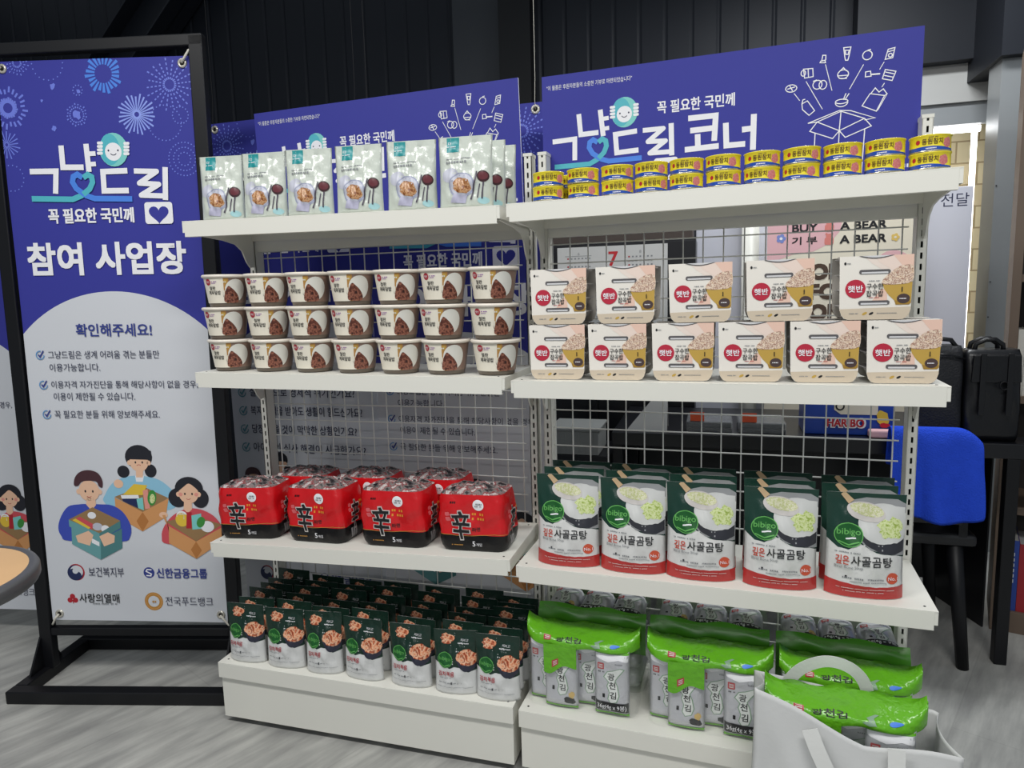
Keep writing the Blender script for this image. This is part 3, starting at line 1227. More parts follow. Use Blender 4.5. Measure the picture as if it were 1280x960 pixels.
# ---- tuna cans
def make_can():
    root = thing('tuna_can', 'x', 'food can')
    R, H = 0.0358, 0.0318
    mb = MB()
    mb.lathe([(0, 0.0022), (R - 0.005, 0.0022), (R - 0.003, 0.0), (R - 0.0006, 0.0), (R, 0.001), (R - 0.0012, 0.003), (R - 0.0012, H - 0.0035), (R + 0.0002, H - 0.002), (R + 0.0002, H - 0.0004), (R - 0.0012, H), (R - 0.003, H - 0.0004), (R - 0.004, H - 0.0025), (0, H - 0.0025)], 'tn_yellow', 48,
             ['tn_metal'] * 5 + ['tn_yellow'] * 2 + ['tn_yellow', 'tn_metal', 'tn_metal', 'tn_metal', 'tn_metal'])
    mb.build('can_body', root)
    mb = MB()
    mb.tube([(0.006 * math.cos(x) + 0.012, 0.008 * math.sin(x), H - 0.0012) for x in np.linspace(0, 2 * PI, 15)], 0.0007, 'tn_metal', n=5)
    mb.tube([(-0.002, 0, H - 0.0014), (0.008, 0, H - 0.0012)], 0.0012, 'tn_metal', n=6)
    mb.build('ring_pull', root)
    us = np.linspace(-1.6 * R, 1.6 * R, 37)
    vs = np.linspace(0.003, H - 0.0035, 6)
    sf = Surf(us, vs, lambda u, v: ((R - 0.0012) * math.sin(u / R), -(R - 0.0012) * math.cos(u / R), v))
    a, t = Art(), Art()
    lo = [(-1.6 * R, 0.011), (-0.035, 0.0098), (-0.018, 0.0105), (0.0, 0.0100), (0.018, 0.0082), (0.030, 0.0062), (1.6 * R, 0.0050)]
    a.poly([(-1.6 * R, 0.003)] + [(1.6 * R, 0.003)] + lo[::-1], 'tn_blue', 0)
    a.blob(0.026, 0.016, 0.0095, 0.0095, 'tuna', 1, amp=0.12, seed=3)
    a.ell(-0.029, 0.0190, 0.0042, 0.0042, 'ink_red', 1)
    t.text('동원참치', -0.003, 0.0188, 0.0105, 'tn_ink', 1, w=0.036, bold=0.014)
    t.dashes(-0.010, 0.0262, 0.016, 0.0014, 'tn_ink', 0, 5)
    t.dashes(-0.014, 0.0062, 0.018, 0.0020, 'white_print', 1, 8)
    sf.lay(a, 'front_print', root, eps=0.0002, base=0.0002)
    sf.lay(t, 'printed_lettering', root, eps=0.0002, base=0.0006)
    return root


# ---- sleeves of rice bowls
def make_rice_pack():
    root = thing('rice_pack', 'x', 'rice pack')
    w, d, h = 0.136, 0.118, 0.1265
    for k in range(4):
        z0 = 0.0015 + k * 0.0312
        mb = MB()
        loops = []
        for (hw, hd, z) in ((0.040, 0.034, z0), (0.046, 0.040, z0 + 0.002), (0.060, 0.052, z0 + 0.0255), (0.0655, 0.0565, z0 + 0.0260), (0.0655, 0.0565, z0 + 0.0275), (0.058, 0.050, z0 + 0.0280), (0.0005, 0.0005, z0 + 0.0282)):
            loops.append([(hw * math.copysign(abs(math.cos(x)) ** 0.55, math.cos(x)), hd * math.copysign(abs(math.sin(x)) ** 0.55, math.sin(x)), z) for x in np.linspace(0, 2 * PI, 33)])
        mb.grid(loops, 'hb_tray')
        mb.add(loops[0][:-1], [tuple(range(32))[::-1]], 'hb_tray')
        mb.build('rice_bowl', root)
    mb = MB()
    hd = d / 2
    f = [(-0.0660, h), (0.0660, h), (0.0655, 0.105), (0.0638, 0.020), (0.0605, 0.009), (0.055, 0.0025), (0.048, 0.0), (-0.048, 0.0), (-0.055, 0.0025), (-0.0605, 0.009), (-0.0638, 0.020), (-0.0655, 0.105)]
    th = 0.0008
    mb.prism(f, 'y', -hd - th, -hd, 'hb_card')
    mb.prism(f, 'y', hd, hd + th, 'hb_card')
    mb.box(-0.048, 0.048, -hd, hd, 0, th, 'hb_card')
    mb.box(-0.0655, 0.0655, -hd, -hd + 0.035, h - th, h, 'hb_card')
    mb.box(-0.0655, 0.0655, hd - 0.035, hd, h - th, h, 'hb_card')
    mb.build('card_sleeve', root)
    a, t = Art(), Art()
    a.poly([(0.066, h), (0.066, 0.074), (0.020, 0.092), (-0.008, 0.112), (-0.022, h)], 'hb_peach_faint', 0)
    a.poly([(0.066, h), (0.066, 0.082), (0.028, 0.098), (0.006, 0.113), (-0.004, h)], 'hb_peach_pale', 1)
    a.poly([(0.066, h), (0.066, 0.092), (0.046, 0.106), (0.030, h)], 'hb_peach', 2)
    a.poly([(-0.008, 0.034), (0.022, 0.032), (0.020, 0.062), (0.010, 0.060)], 'hb_peach', 0)
    a.poly([(-0.0635, 0.022), (0.0638, 0.025), (0.0632, 0.018), (0.0600, 0.009), (0.054, 0.0025), (0.048, 0.0005), (-0.048, 0.0005), (-0.054, 0.0025), (-0.0600, 0.009), (-0.0632, 0.018)], 'hb_tan', 0)
    a.poly([(0.012, 0.071), (0.016, 0.060), (0.024, 0.048), (0.034, 0.038), (0.037, 0.029), (0.060, 0.029), (0.0634, 0.032), (0.0648, 0.073)], 'hb_bowl', 1)
    a.poly([(0.034, 0.038), (0.037, 0.029), (0.060, 0.029), (0.0634, 0.032), (0.0636, 0.037), (0.050, 0.034)], 'hb_bowl_dark', 2)
    a.spoly([(0.012, 0.071), (0.016, 0.083), (0.026, 0.092), (0.036, 0.101), (0.050, 0.106), (0.0648, 0.104), (0.0646, 0.075), (0.040, 0.069)], 'grain', 3)
    a.ell(-0.036, 0.062, 0.0185, 0.0185, 'hb_red', 2)
    t.text('햇반', -0.036, 0.062, 0.013, 'white_print', 2, bold=0.02, w=0.027)
    t.dashes(-0.014, 0.077, 0.022, 0.0018, 'ink_grey', 0, 4)
    t.text('구수한', -0.001, 0.066, 0.0120, 'ink_black', 1, w=0.030, bold=0.012)
    t.text('잡곡밥', -0.001, 0.052, 0.0120, 'ink_black', 1, w=0.030, bold=0.012)
    t.dashes(-0.013, 0.044, 0.022, 0.0014, 'ink_red', 0, 4)
    a.ell(0.050, 0.041, 0.0115, 0.0095, 'hb_badge', 4)
    t.dashes(0.041, 0.041, 0.014, 0.002, 'white_print', 3, 4)
    t.text('1', 0.047, 0.059, 0.009, 'ink_black', 3, bold=0.02)
    a.ell(-0.006, 0.0125, 0.0045, 0.0022, 'ink_black', 1, rot=0.5)
    a.ell(-0.018, 0.0125, 0.005, 0.0025, 'hb_bowl', 1, rot=0.5)
    t.dashes(-0.048, 0.013, 0.018, 0.0016, 'ink_grey', 0, 4)
    t.dashes(0.004, 0.013, 0.035, 0.0014, 'ink_grey', 0, 6)
    a.ell(-0.0555, h - 0.014, 0.0022, 0.003, 'ink_black', 1)
    t.dashes(-0.052, h - 0.014, 0.007, 0.002, 'ink_grey', 0, 6)
    for z in (0.095, 0.034):
        a.rrect(-0.030, 0.026, z - 0.0042, z + 0.0042, 0.004, 'slot_dark', 3)
        a.rrect(-0.026, 0.022, z - 0.0036, z - 0.0002, 0.0016, 'slot_light', 4)
    a.poly([(-0.032, h)] + [(-0.032 + 0.064 * k / 8, h - 0.006 * math.sin(PI * k / 8)) for k in range(1, 8)] + [(0.032, h)], 'slot_dark', 3)
    a.poly([(-0.027, h)] + [(-0.027 + 0.054 * k / 8, h - 0.004 * math.sin(PI * k / 8)) for k in range(1, 8)] + [(0.027, h)], 'slot_light', 4)
    mp = lambda u, v, o: (u, -hd - th - o, v)
    a.build('front_print', mp, root, eps=0.00025)
    t.build('printed_lettering', mp, root, eps=0.00025, base=0.0012)
    return root


# ---- beef bone soup pouches
def make_soup():
    root = thing('soup_pouch', 'x', 'food pouch')
    w, h = 0.152, 0.222
    a, t = Art(), Art()
    a.poly([(-w / 2, h), (w / 2, h), (w / 2, 0.090), (0.060, 0.096), (0.020, 0.100), (-0.012, 0.118), (-0.035, 0.104), (-0.055, 0.106), (-w / 2, 0.122)], 'sp_green', 0)
    a.poly([(-0.030, 0.205), (0.000, 0.213), (0.060, 0.212), (w / 2, 0.203), (w / 2, 0.094), (0.050, 0.098), (0.010, 0.105), (-0.012, 0.122), (-0.006, 0.170)], 'sp_grey', 1)
    a.poly([(-0.018, 0.135), (0.000, 0.115), (0.028, 0.100), (0.056, 0.098), (w / 2 - 0.002, 0.104), (w / 2 - 0.002, 0.135)], 'sp_bowl', 2)
    a.ell(0.034, 0.160, 0.050, 0.042, 'sp_soup', 3, a0=0, a1=360)
    a.poly([(0.018, 0.200), (w / 2 - 0.002, 0.196), (w / 2 - 0.002, 0.130), (0.060, 0.121), (0.020, 0.124)], 'sp_soup', 3)
    a.blob(0.046, 0.150, 0.023, 0.022, 'leek', 4, amp=0.25, n=22, seed=5)
    a.stroke([(-0.045, 0.2215), (-0.028, 0.202)], 0.010, 'sp_wood', 4, w2=0.014)
    a.ell(0.000, 0.183, 0.038, 0.020, 'hb_tray', 5, rot=-0.20)
    a.ell(0.002, 0.187, 0.033, 0.013, 'leek_pale', 6, rot=-0.20)
    a.ell(-0.034, 0.134, 0.0285, 0.0255, 'kc_oval_light', 4)
    a.ell(-0.034, 0.134, 0.0265, 0.0235, 'kc_oval', 5)
    a.stroke([(-0.054, 0.120), (-0.034, 0.114), (-0.014, 0.121)], 0.0025, 'kc_oval_light', 6)
    a.stroke([(-0.040, 0.126), (-0.020, 0.128)], 0.003, 'white_print', 6)
    t.text('bibigo', -0.034, 0.139, 0.0165, 'kc_oval_light', 4, w=0.046, bold=0.01)
    t.text('깊은', -0.046, 0.082, 0.0185, 'sp_title', 0, w=0.025, bold=0.012)
    t.text('사골곰탕', 0.010, 0.082, 0.0205, 'ink_black', 0, w=0.080, bold=0.012)
    t.dashes(-0.060, 0.098, 0.050, 0.0022, 'ink_grey', 0, 3)
    t.text('Beef Bone Soup', -0.060, 0.066, 0.0080, 'ink_grey', 0, anchor='l', w=0.054)
    t.dashes(-0.045, 0.044, 0.080, 0.003, 'ink_grey', 0, 5)
    a.rect(-0.040, -0.036, 0.042, 0.048, 'ink_black', 1)
    t.dashes(-0.030, 0.037, 0.070, 0.002, 'ink_grey', 0, 8)
    a.ell(0.052, 0.047, 0.012, 0.012, 'sp_badge', 1)
    t.text('No.1', 0.052, 0.047, 0.0075, 'white_print', 1)
    a.poly([(-w / 2, 0.001), (w / 2, 0.001), (w / 2, 0.030), (0.02, 0.027), (-0.02, 0.030), (-w / 2, 0.036)], 'sp_red', 0)
    t.dashes(-0.055, 0.022, 0.110, 0.0016, 'hb_tray', 1, 13)
    t.dashes(-0.045, 0.016, 0.08, 0.0016, 'hb_tray', 1, 15)
    pouch(root, w, h, 0.056, 'sp_white', 'sp_white', (a, t), wr=0.0013, seed=21)
    return root


# ---- seaweed multipacks
def seaweed_packet(parent, cx, cy, z0, w, h, d, seed, lying=False, strip=True, flap=False):
    rnd = random.Random(seed)
    us = np.linspace(-w / 2, w / 2, 13)
    vs = np.linspace(0, h, 19)

    def dep(u, v):
        t, s = v / h, 2 * u / w
        e = min(1, 9 * t, 9 * (1 - t))
        return d / 2 * max(0.03, e) * max(0, 1 - abs(s) ** 4) ** 0.5

    def put(x, y, z):
        return (cx + x, cy + y, z0 + z) if not lying else (cx + x, cy + z - h / 2, z0 + d / 2 - y)
    ph = rnd.uniform(0, 6)

    def fr(u, v):
        k = 0.0016 * math.sin(60 * v + 50 * u + ph) * (1 - (2 * u / w) ** 2)
        return put(u, -dep(u, v) - k, v)
    sf = Surf(us, vs, fr)
    mb = MB()
    mb.grid(sf.P, 'sw_silver')
    mb.grid([[put(u, dep(u, v), v) for u in us] for v in vs], 'sw_silver', flip=True)
    o = mb.build('packet', parent, weld=0.00005)
    a, t = Art(), Art()
    k = w / 0.085
    for i in range(0, 8):
        y = h - 0.003 - i * 0.0012
    mapshape = [(-0.018, 0.100), (-0.010, 0.112), (0.004, 0.116), (0.022, 0.124), (0.030, 0.122), (0.016, 0.104), (0.008, 0.092), (0.014, 0.078), (0.018, 0.056), (0.012, 0.040), (-0.002, 0.036), (-0.008, 0.046), (-0.004, 0.062), (-0.010, 0.078), (-0.006, 0.088)]
    s = h / 0.165
    a.stroke([(x * k, y * s) for x, y in mapshape], 0.0035, 'sw_line', 0, closed=True)
    a.poly([(x * k * 0.96, y * s) for x, y in mapshape], 'sw_white', 1)
    for q, (x, y) in zip('광천김', ((-0.001, 0.101), (0.002, 0.080), (0.004, 0.056))):
        t.text(q, x * k, y * s, 0.017 * s, 'ink_black', 0, bold=0.015)
    a.rrect(-0.034 * k, -0.018 * k, 0.118 * s, 0.134 * s, 0.002, 'sw_stamp', 1)
    for yy in (0.1225, 0.126, 0.1295):
        t.rect(-0.031 * k, -0.021 * k, yy * s - 0.0007, yy * s + 0.0007, 'sw_white', 1)
    t.dashes(-0.032 * k, 0.112 * s, 0.014, 0.003, 'ink_black', 0, 3)
    t.dashes(0.006 * k, 0.135 * s, 0.022, 0.003, 'ink_grey', 0, 4)
    a.rrect(-0.022 * k, -0.016 * k, 0.048 * s, 0.058 * s, 0.001, 'ink_black', 1)
    if strip:
        a.rect(-0.040 * k, 0.040 * k, 0.012 * s, 0.037 * s, 'ink_black', 2)
        t.text('36g(4g x 9봉)', 0, 0.0245 * s, 0.015 * s, 'white_print', 2, w=0.070 * k)
    else:
        a.blob(0.022 * k, 0.024 * s, 0.014, 0.009, 'ink_black', 2, seed=seed)
        a.blob(0.027 * k, 0.038 * s, 0.007, 0.009, 'sw_potato', 2, seed=seed + 1)
    a.rect(-w / 2 + 0.001, w / 2 - 0.001, 0.001, 0.008, 'sw_green', 1)
    a.rect(-w / 2 + 0.001, w / 2 - 0.001, h - 0.010, h - 0.004, 'sw_green', 1)
    a.poly([(-w / 2 + 0.002, h - 0.003), (w / 2 - 0.002, h - 0.003), (w / 2 - 0.003, h - 0.026), (w * 0.2, h - 0.020), (-w * 0.1, h - 0.028), (-w / 2 + 0.003, h - 0.019)], 'white_print', 0)  # white crimp band, with the foil's bright highlights painted in
    sf.lay(a, 'packet_print', o, eps=0.0003)
    sf.lay(t, 'packet_lettering', o, eps=0.0003, base=0.0010)
    return o


def header_art(w, u0):
    a = Art()
    a.rrect(-0.090 + u0, -0.072 + u0, 0.018, 0.036, 0.002, 'sw_stamp', 0)
    for y in (0.0225, 0.0270, 0.0315):
        a.rect(-0.087 + u0, -0.075 + u0, y - 0.0009, y + 0.0009, 'sw_white', 1)
    a.text('광천김', -0.028 + u0, 0.022, 0.018, 'ink_black', 0, w=0.062, bold=0.02)
    a.poly([(0.028 + u0, 0.010), (0.040 + u0, 0.022), (0.036 + u0, 0.034), (0.052 + u0, 0.046), (0.058 + u0, 0.044), (0.048 + u0, 0.030), (0.052 + u0, 0.012), (0.040 + u0, 0.004)], 'sw_line', 0)
    a.ell(0.086 + u0, 0.020, 0.012, 0.007, 'ribbon_blue', 0)
    return a


def make_seaweed():
    """Standing bundle: six silver packets in a clear bag closed by a green header."""
    root = thing('seaweed_multipack', 'x', 'seaweed pack')
    pw, ph, pd = 0.084, 0.168, 0.026
    for k, (x, y, strip, flap) in enumerate(((-0.094, -0.010, False, False), (-0.048, -0.037, False, True), (0.016, -0.010, False, False), (0.078, -0.037, True, False), (-0.070, 0.018, False, False), (0.040, 0.018, False, False))):
        seaweed_packet(root, x, y, 0.003, pw, ph, pd, 3 + k, strip=strip, flap=flap)
    w = 0.284
    us = np.linspace(-w / 2, w / 2, 41)
    prof = [(-0.0515, 0.166), (-0.0535, 0.172), (-0.052, 0.180), (-0.044, 0.187), (-0.026, 0.191), (0.000, 0.194), (0.022, 0.196), (0.038, 0.193), (0.046, 0.182), (0.048, 0.164)]
    L = [0.0]
    for p, q in zip(prof, prof[1:]):
        L.append(L[-1] + math.hypot(q[0] - p[0], q[1] - p[1]))

    def fn(u, v):
        i = L.index(v)
        y, z = prof[i]
        s = 2 * u / w
        e = abs(s) ** 6
        zz = z + 0.0030 * math.sin(80 * u + 3 * i) * (1 if 1 < i < 8 else 0.4) + 0.0022 * math.sin(33 * u + i)
        yy = y * (1 - 0.75 * e) + 0.002 * math.sin(61 * u + i)
        zz += (0.026 if 2 <= i <= 6 else 0.008) * abs(s) ** 9
        return (u, yy, zz)
    sf = Surf(us, L, fn)
    mb = MB()
    mb.grid(sf.P, 'sw_green')
    mb.build('green_header', root)
    ha = header_art(w, 0)
    ha.items = [([(x, y * 0.62 + 0.006) for x, y in V], F, l, m) for V, F, l, m in ha.items]
    sf.lay(ha, 'header_lettering', root, base=0.001)
    # the green tongue of the header hanging in front of one packet
    def fl(u, v):
        lo = 0.110 + 0.010 * math.sin(40 * u) + 0.006 * math.sin(95 * u + 1)
        z = lo + (0.174 - lo) * v
        return (-0.048 + u, -0.0555 - 0.0015 * math.sin(60 * u + 20 * z), z)
    sg = Surf(np.linspace(-0.041, 0.041, 13), np.linspace(0, 1, 7), fl)
    mb = MB()
    mb.grid(sg.P, 'sw_green')
    mb.grid(sg.P + np.array([0, 0.0006, 0]), 'sw_green', flip=True)
    tg = mb.build('green_tongue', root)
    b = Art()
    b.rrect(-0.020, -0.004, 0.20, 0.44, 0.002, 'sw_stamp', 0)
    for y in (0.26, 0.32, 0.38):
        b.rect(-0.017, -0.007, y - 0.012, y + 0.012, 'sw_white', 1)
    sg.lay(b, 'stamp_print', tg)
    # clear bag round the packets
    mb = MB()
    loops = []
    for (k, z) in ((0.93, 0.0), (1.0, 0.008), (1.0, 0.06), (1.01, 0.11), (1.0, 0.168)):
        loops.append([((0.138 * k) * math.copysign(abs(math.cos(x)) ** 0.28, math.cos(x)), (0.0505 * k) * math.copysign(abs(math.sin(x)) ** 0.28, math.sin(x)) + 0.0012 * math.sin(23 * x + 60 * z), z) for x in np.linspace(0, 2 * PI, 49)])
    mb.grid(loops, 'clear_film')
    mb.build('clear_bag', root)
    return root


def make_seaweed_lying():
    """Bundle lying on its back: packets face up, the green header at the front."""
    root = thing('seaweed_multipack', 'x', 'seaweed pack')
    for lay in range(4):
        for i in range(3):
            seaweed_packet(root, (i - 1) * 0.086, 0.0, 0.006 + lay * 0.053, 0.083, 0.132, 0.048, 20 + i + 3 * lay, lying=True, strip=(i != 0)) if lay == 3 else None
            if lay < 3:
                mb = MB()
                us = np.linspace(-0.0415, 0.0415, 9)
                vs = np.linspace(-0.066, 0.066, 9)

                def fn(u, v, sgn):
                    e = max(0, 1 - abs(u / 0.0415) ** 4) ** 0.5 * max(0, 1 - abs(v / 0.066) ** 6) ** 0.5
                    return ((i - 1) * 0.086 + u, v, 0.029 + lay * 0.053 + sgn * 0.0255 * e)
                mb.grid([[fn(u, v, 1) for u in us] for v in vs], 'sw_silver')
                mb.grid([[fn(u, v, -1) for u in us] for v in vs], 'sw_silver', flip=True)
                mb.build('packet', root, weld=0.00005)
    w = 0.282
    us = np.linspace(-w / 2, w / 2, 37)
    prof = [(-0.071, 0.110), (-0.075, 0.130), (-0.077, 0.150), (-0.077, 0.172), (-0.074, 0.192), (-0.068, 0.207), (-0.058, 0.216)]
    L = [0.0]
    for p, q in zip(prof, prof[1:]):
        L.append(L[-1] + math.hypot(q[0] - p[0], q[1] - p[1]))

    def fn2(u, v):
        i = L.index(v)
        y, z = prof[i]
        return (u, y + 0.002 * math.sin(70 * u + 2 * i), z + 0.004 * math.sin(45 * u + i) * (i > 3))
    sf = Surf(us, L, fn2)
    mb = MB()
    mb.grid(sf.P, 'sw_green_dark')
    mb.build('green_header', root)
    art = header_art(w, 0)
    art.items = [([(x, y + 0.024) for x, y in V], F, l, m) for V, F, l, m in art.items]
    sf.lay(art, 'header_lettering', root, base=0.001)
    mb = MB()
    loops = []
    for (k, z) in ((0.94, 0.0), (1.0, 0.010), (1.0, 0.09), (0.99, 0.212)):
        loops.append([((0.139 * k) * math.copysign(abs(math.cos(x)) ** 0.25, math.cos(x)), (0.071 * k) * math.copysign(abs(math.sin(x)) ** 0.25, math.sin(x)) + 0.0014 * math.sin(19 * x + 50 * z), z) for x in np.linspace(0, 2 * PI, 49)])
    mb.grid(loops, 'clear_film_green')
    mb.build('clear_bag', root)
    return root


LIFT = 0.0009
_zL, _zR = zL, zR


def zL(k, x):
    return _zL(k, x) + LIFT


def zR(k, x):
    return _zR(k, x) + LIFT


def face_cam(x, y, k=0.8):
    """Turn a round thing part of the way from facing straight out towards the aisle's middle."""
    return math.atan2(0.47 - x, 1.54 + y) * k


# top shelf of the left rack
P = make_mint()
G = 'mint and white pouches on the top shelf'
XS = [-0.773, -0.643, -0.512, -0.373, -0.232, -0.094]
DZ = [0.0, 0.0, 0.0, 0.0, 0.0, 0.0]
for i, x in enumerate(XS):
    o = P if i == 0 else dup(P, (0, 0, 0))
    o.location = (x, 0.036, zL(1, x))
    o.rotation_euler = (0, sL(1), [0.10, 0.06, 0.12, 0.05, 0.10, 0.04][i])
    o['label'] = 'mint and white meal pouch, %s from the left in the front row' % ORD[i]
    o['group'] = G
    if i == 5:
        o.scale = (1.06, 1.0, 1.0)
for k in range(2):
    dup(P, (-0.078 + 0.008 * k, 0.100 + 0.064 * k, zL(1, -0.08)), (0, sL(1), 0.03), 'mint and white meal pouch standing %s behind the rightmost pouch of the front row' % ('right', 'second')[k], G)

# rice cups, three layers of seven
P = make_cup()
rows = [[-0.811, -0.682, -0.554, -0.4275, -0.301, -0.1745, -0.0445], [-0.820, -0.688, -0.560, -0.433, -0.3065, -0.1805, -0.048], [-0.813, -0.684, -0.556, -0.429, -0.302, -0.1755, -0.0455]]
first = True
for lay in (0, 1, 2):
    for i, x in enumerate(rows[lay]):
        y = 0.074 + random.uniform(-0.003, 0.003)
        o = P if first else dup(P, (0, 0, 0))
        first = False
        o.location = (x, y, zL(2, x) + lay * 0.0868 + 0.0002)
        o.scale = (0.943, 0.943, 1.0)
        o.rotation_euler = (0, sL(2), face_cam(x, y, 0.72) + random.uniform(-0.16, 0.16))
        o['label'] = 'rice and meat cup, %s from the left in the %s layer of cups' % (ORD[i], ('bottom', 'middle', 'top')[lay])
        o['group'] = 'rice cups stacked on the left rack'

# red noodle packs
P = make_noodles()
for i, x in enumerate([-0.787, -0.563, -0.333, -0.112]):
    o = P if i == 0 else dup(P, (0, 0, 0))
    o.location = (x, 0.098, zL(3, x))
    o.rotation_euler = (0, sL(3), [0.10, -0.05, -0.02, 0.0][i])
    o.scale = [(1, 1, 0.98), (1, 1, 1.0), (1.03, 1, 1.0), (1, 1, 0.98)][i]
    o['label'] = 'red and black noodle five-pack, %s from the left in the front row' % ORD[i]
    o['group'] = 'red noodle packs on the left rack'
for i, x in enumerate([-0.700, -0.490, -0.272]):
    dup(P, (x, 0.230, zL(3, x)), (0, sL(3), [0.03, 0.0, -0.02][i]), 'red and black noodle five-pack, %s from the left in the rear row' % ORD[i], 'red noodle packs on the left rack')

# kimchi pouches, seven columns
P = make_kimchi()
cols = [-0.801, -0.674, -0.552, -0.431, -0.292, -0.163, -0.050]
rot0 = [0.06, 0.10, 0.28, -0.02, 0.04, 0.14, 0.05]
first = True
for i, x in enumerate(cols):
    for r in range(6):
        o = P if first else dup(P, (0, 0, 0))
        first = False
        xx = x + (random.uniform(-0.004, 0.004) if r else 0) + (0.0035 if r == 5 and i == 6 else 0) - (0.008 if i == 6 and r > 3 else 0)
        o.location = (xx, 0.026 + r * 0.0472, zL(4, xx))
        if r:
            o.scale = (random.uniform(0.94, 1.0), 0.93, random.uniform(0.96, 1.05))
        rz = rot0[i] if r == 0 else random.uniform(-0.035, 0.055)
        if i == 2 and r == 0:
            o.scale = (0.92, 1, 1.03)
        if i in (2, 0) and r == 1:
            rz = 0.08
        o.rotation_euler = (0, sL(4), rz * (0.5 if i == 2 else 1))
        o['label'] = 'kimchi pouch in the %s column from the left, %s row from the front' % (ORD[i], ORD[r])
        o['group'] = 'kimchi pouches on the base of the left rack'

# tuna cans on the right rack
P = make_can()
first = True
xs = [0.091, 0.173, 0.249, 0.323, 0.397, 0.4725, 0.548, 0.623, 0.6985, 0.774, 0.850]
for i, x in enumerate(xs):
    for lay in (0, 1):
        o = P if first else dup(P, (0, 0, 0))
        first = False
        yy = 0.040 + random.uniform(-0.002, 0.002)
        xx, z0 = x + random.uniform(-0.0008, 0.0008), zR(1, x)
        o.location = RU(xx, yy, z0 + lay * 0.0319)
        o.rotation_euler = (0, sR(1), face_cam(o.location.x, o.location.y, 0.75) + random.uniform(-0.22, 0.18))
        o['label'] = 'yellow tuna can, %s from the left in the %s layer along the front' % (ORD[i], ('lower', 'upper')[lay])
        o['group'] = 'tuna cans on the right rack'
for k, (x, y) in enumerate(((0.126, 0.112),)):
    for lay in (0, 1):
        q = RU(x, y, zR(1, x) + lay * 0.0319)
        dup(P, q, (0, sR(1), 0.2), '%s yellow tuna can standing behind the gap between the first two stacks' % ('lower', 'upper')[lay], 'tuna cans on the right rack')

# packs of rice bowls
P = make_rice_pack()
first = True
for i, x in enumerate([0.106, 0.248, 0.391, 0.532, 0.674, 0.817]):
    o = P if first else dup(P, (0, 0, 0))
    first = False
    o.location = RU(x, 0.087, zR(2, x))
    o.rotation_euler = (0, sR(2), PHI + [0.03, 0.0, 0.02, 0.02, 0.03, 0.03][i])
    o['label'] = 'multigrain rice bowl pack, %s from the left in the lower row' % ORD[i]
    o['group'] = 'rice bowl packs on the right rack'
for i, (x, ry) in enumerate(((0.112, -0.004), (0.266, -0.004), (0.427, -0.010), (0.585, -0.008), (0.764, -0.004))):
    o = dup(P, RU(x, 0.088, zR(2, x) + 0.1278), (0, ry, PHI + [0.02, 0.02, 0.03, 0.05, 0.02][i]), 'multigrain rice bowl pack, %s from the left in the upper row' % ORD[i], 'rice bowl packs on the right rack')

# soup pouches, five columns three deep
P = make_soup()
first = True
for i, x in enumerate([0.122, 0.279, 0.433, 0.601, 0.767]):
    for r in range(3):
        o = P if first else dup(P, (0, 0, 0))
        first = False
        xx = x + (random.uniform(-0.004, 0.002) if r else 0)
        o.location = RU(xx, 0.048 + 0.068 * r, zR(3, xx))
        o.rotation_euler = (0, sR(3), PHI + [0.06, 0.04, 0.06, 0.05, 0.05][i] * (1 if r == 0 else 0.6))
        o['label'] = 'beef bone soup pouch in the %s column from the left, %s row' % (ORD[i], ('front', 'middle', 'rear')[r])
        o['group'] = 'soup pouches on the right rack'

# seaweed multipacks on the right rack's base
P = make_seaweed()
for i, x in enumerate([0.150, 0.452, 0.748]):
    o = P if i == 0 else dup(P, (0, 0, 0))
    o.location = RU(x, 0.072, zR(4, x))
    o.rotation_euler = (0, 0, PHI + [0.02, 0.01, 0.0][i])
    o['label'] = 'silver and green seaweed multipack standing %s from the left on the rack base' % ORD[i]
    o['group'] = 'seaweed multipacks on the right rack'
STAND = P
P = make_seaweed_lying()
for i, x in enumerate([0.150, 0.446, 0.742]):
    o = P if i == 0 else dup(P, (0, 0, 0))
    o.location = RU(x + (0.004 if i == 0 else 0), 0.209, zR(4, x))
    o.rotation_euler = (0, 0, PHI)
    o['label'] = 'silver and green seaweed multipack lying behind the %s standing one' % ORD[i]
    o['group'] = 'seaweed multipacks on the right rack'

# ================================================================== PRINTED BANNERS AND BOARDS
def aff(c):
    return lambda x, y: (c[0][0] + c[0][1] * x + c[0][2] * y, c[1][0] + c[1][1] * x + c[1][2] * y)


F_SKY = aff(((0.0293, 0.002414, -0.000209), (2.0908, -0.000102, -0.002221)))
F_LOGO = aff(((0.02586, 0.002451, -0.000213), (2.1007, -0.000089, -0.002289)))
F_TEXT = aff(((0.01809, 0.002524, -0.000221), (2.1387, -0.000062, -0.002428)))
F_KIDS = aff(((0.00843, 0.002602, -0.000225), (2.2184, -0.000028, -0.002589)))
F_FOOT = aff(((0.00331, 0.002648, -0.000228), (2.2788, -0.000009, -0.002683)))


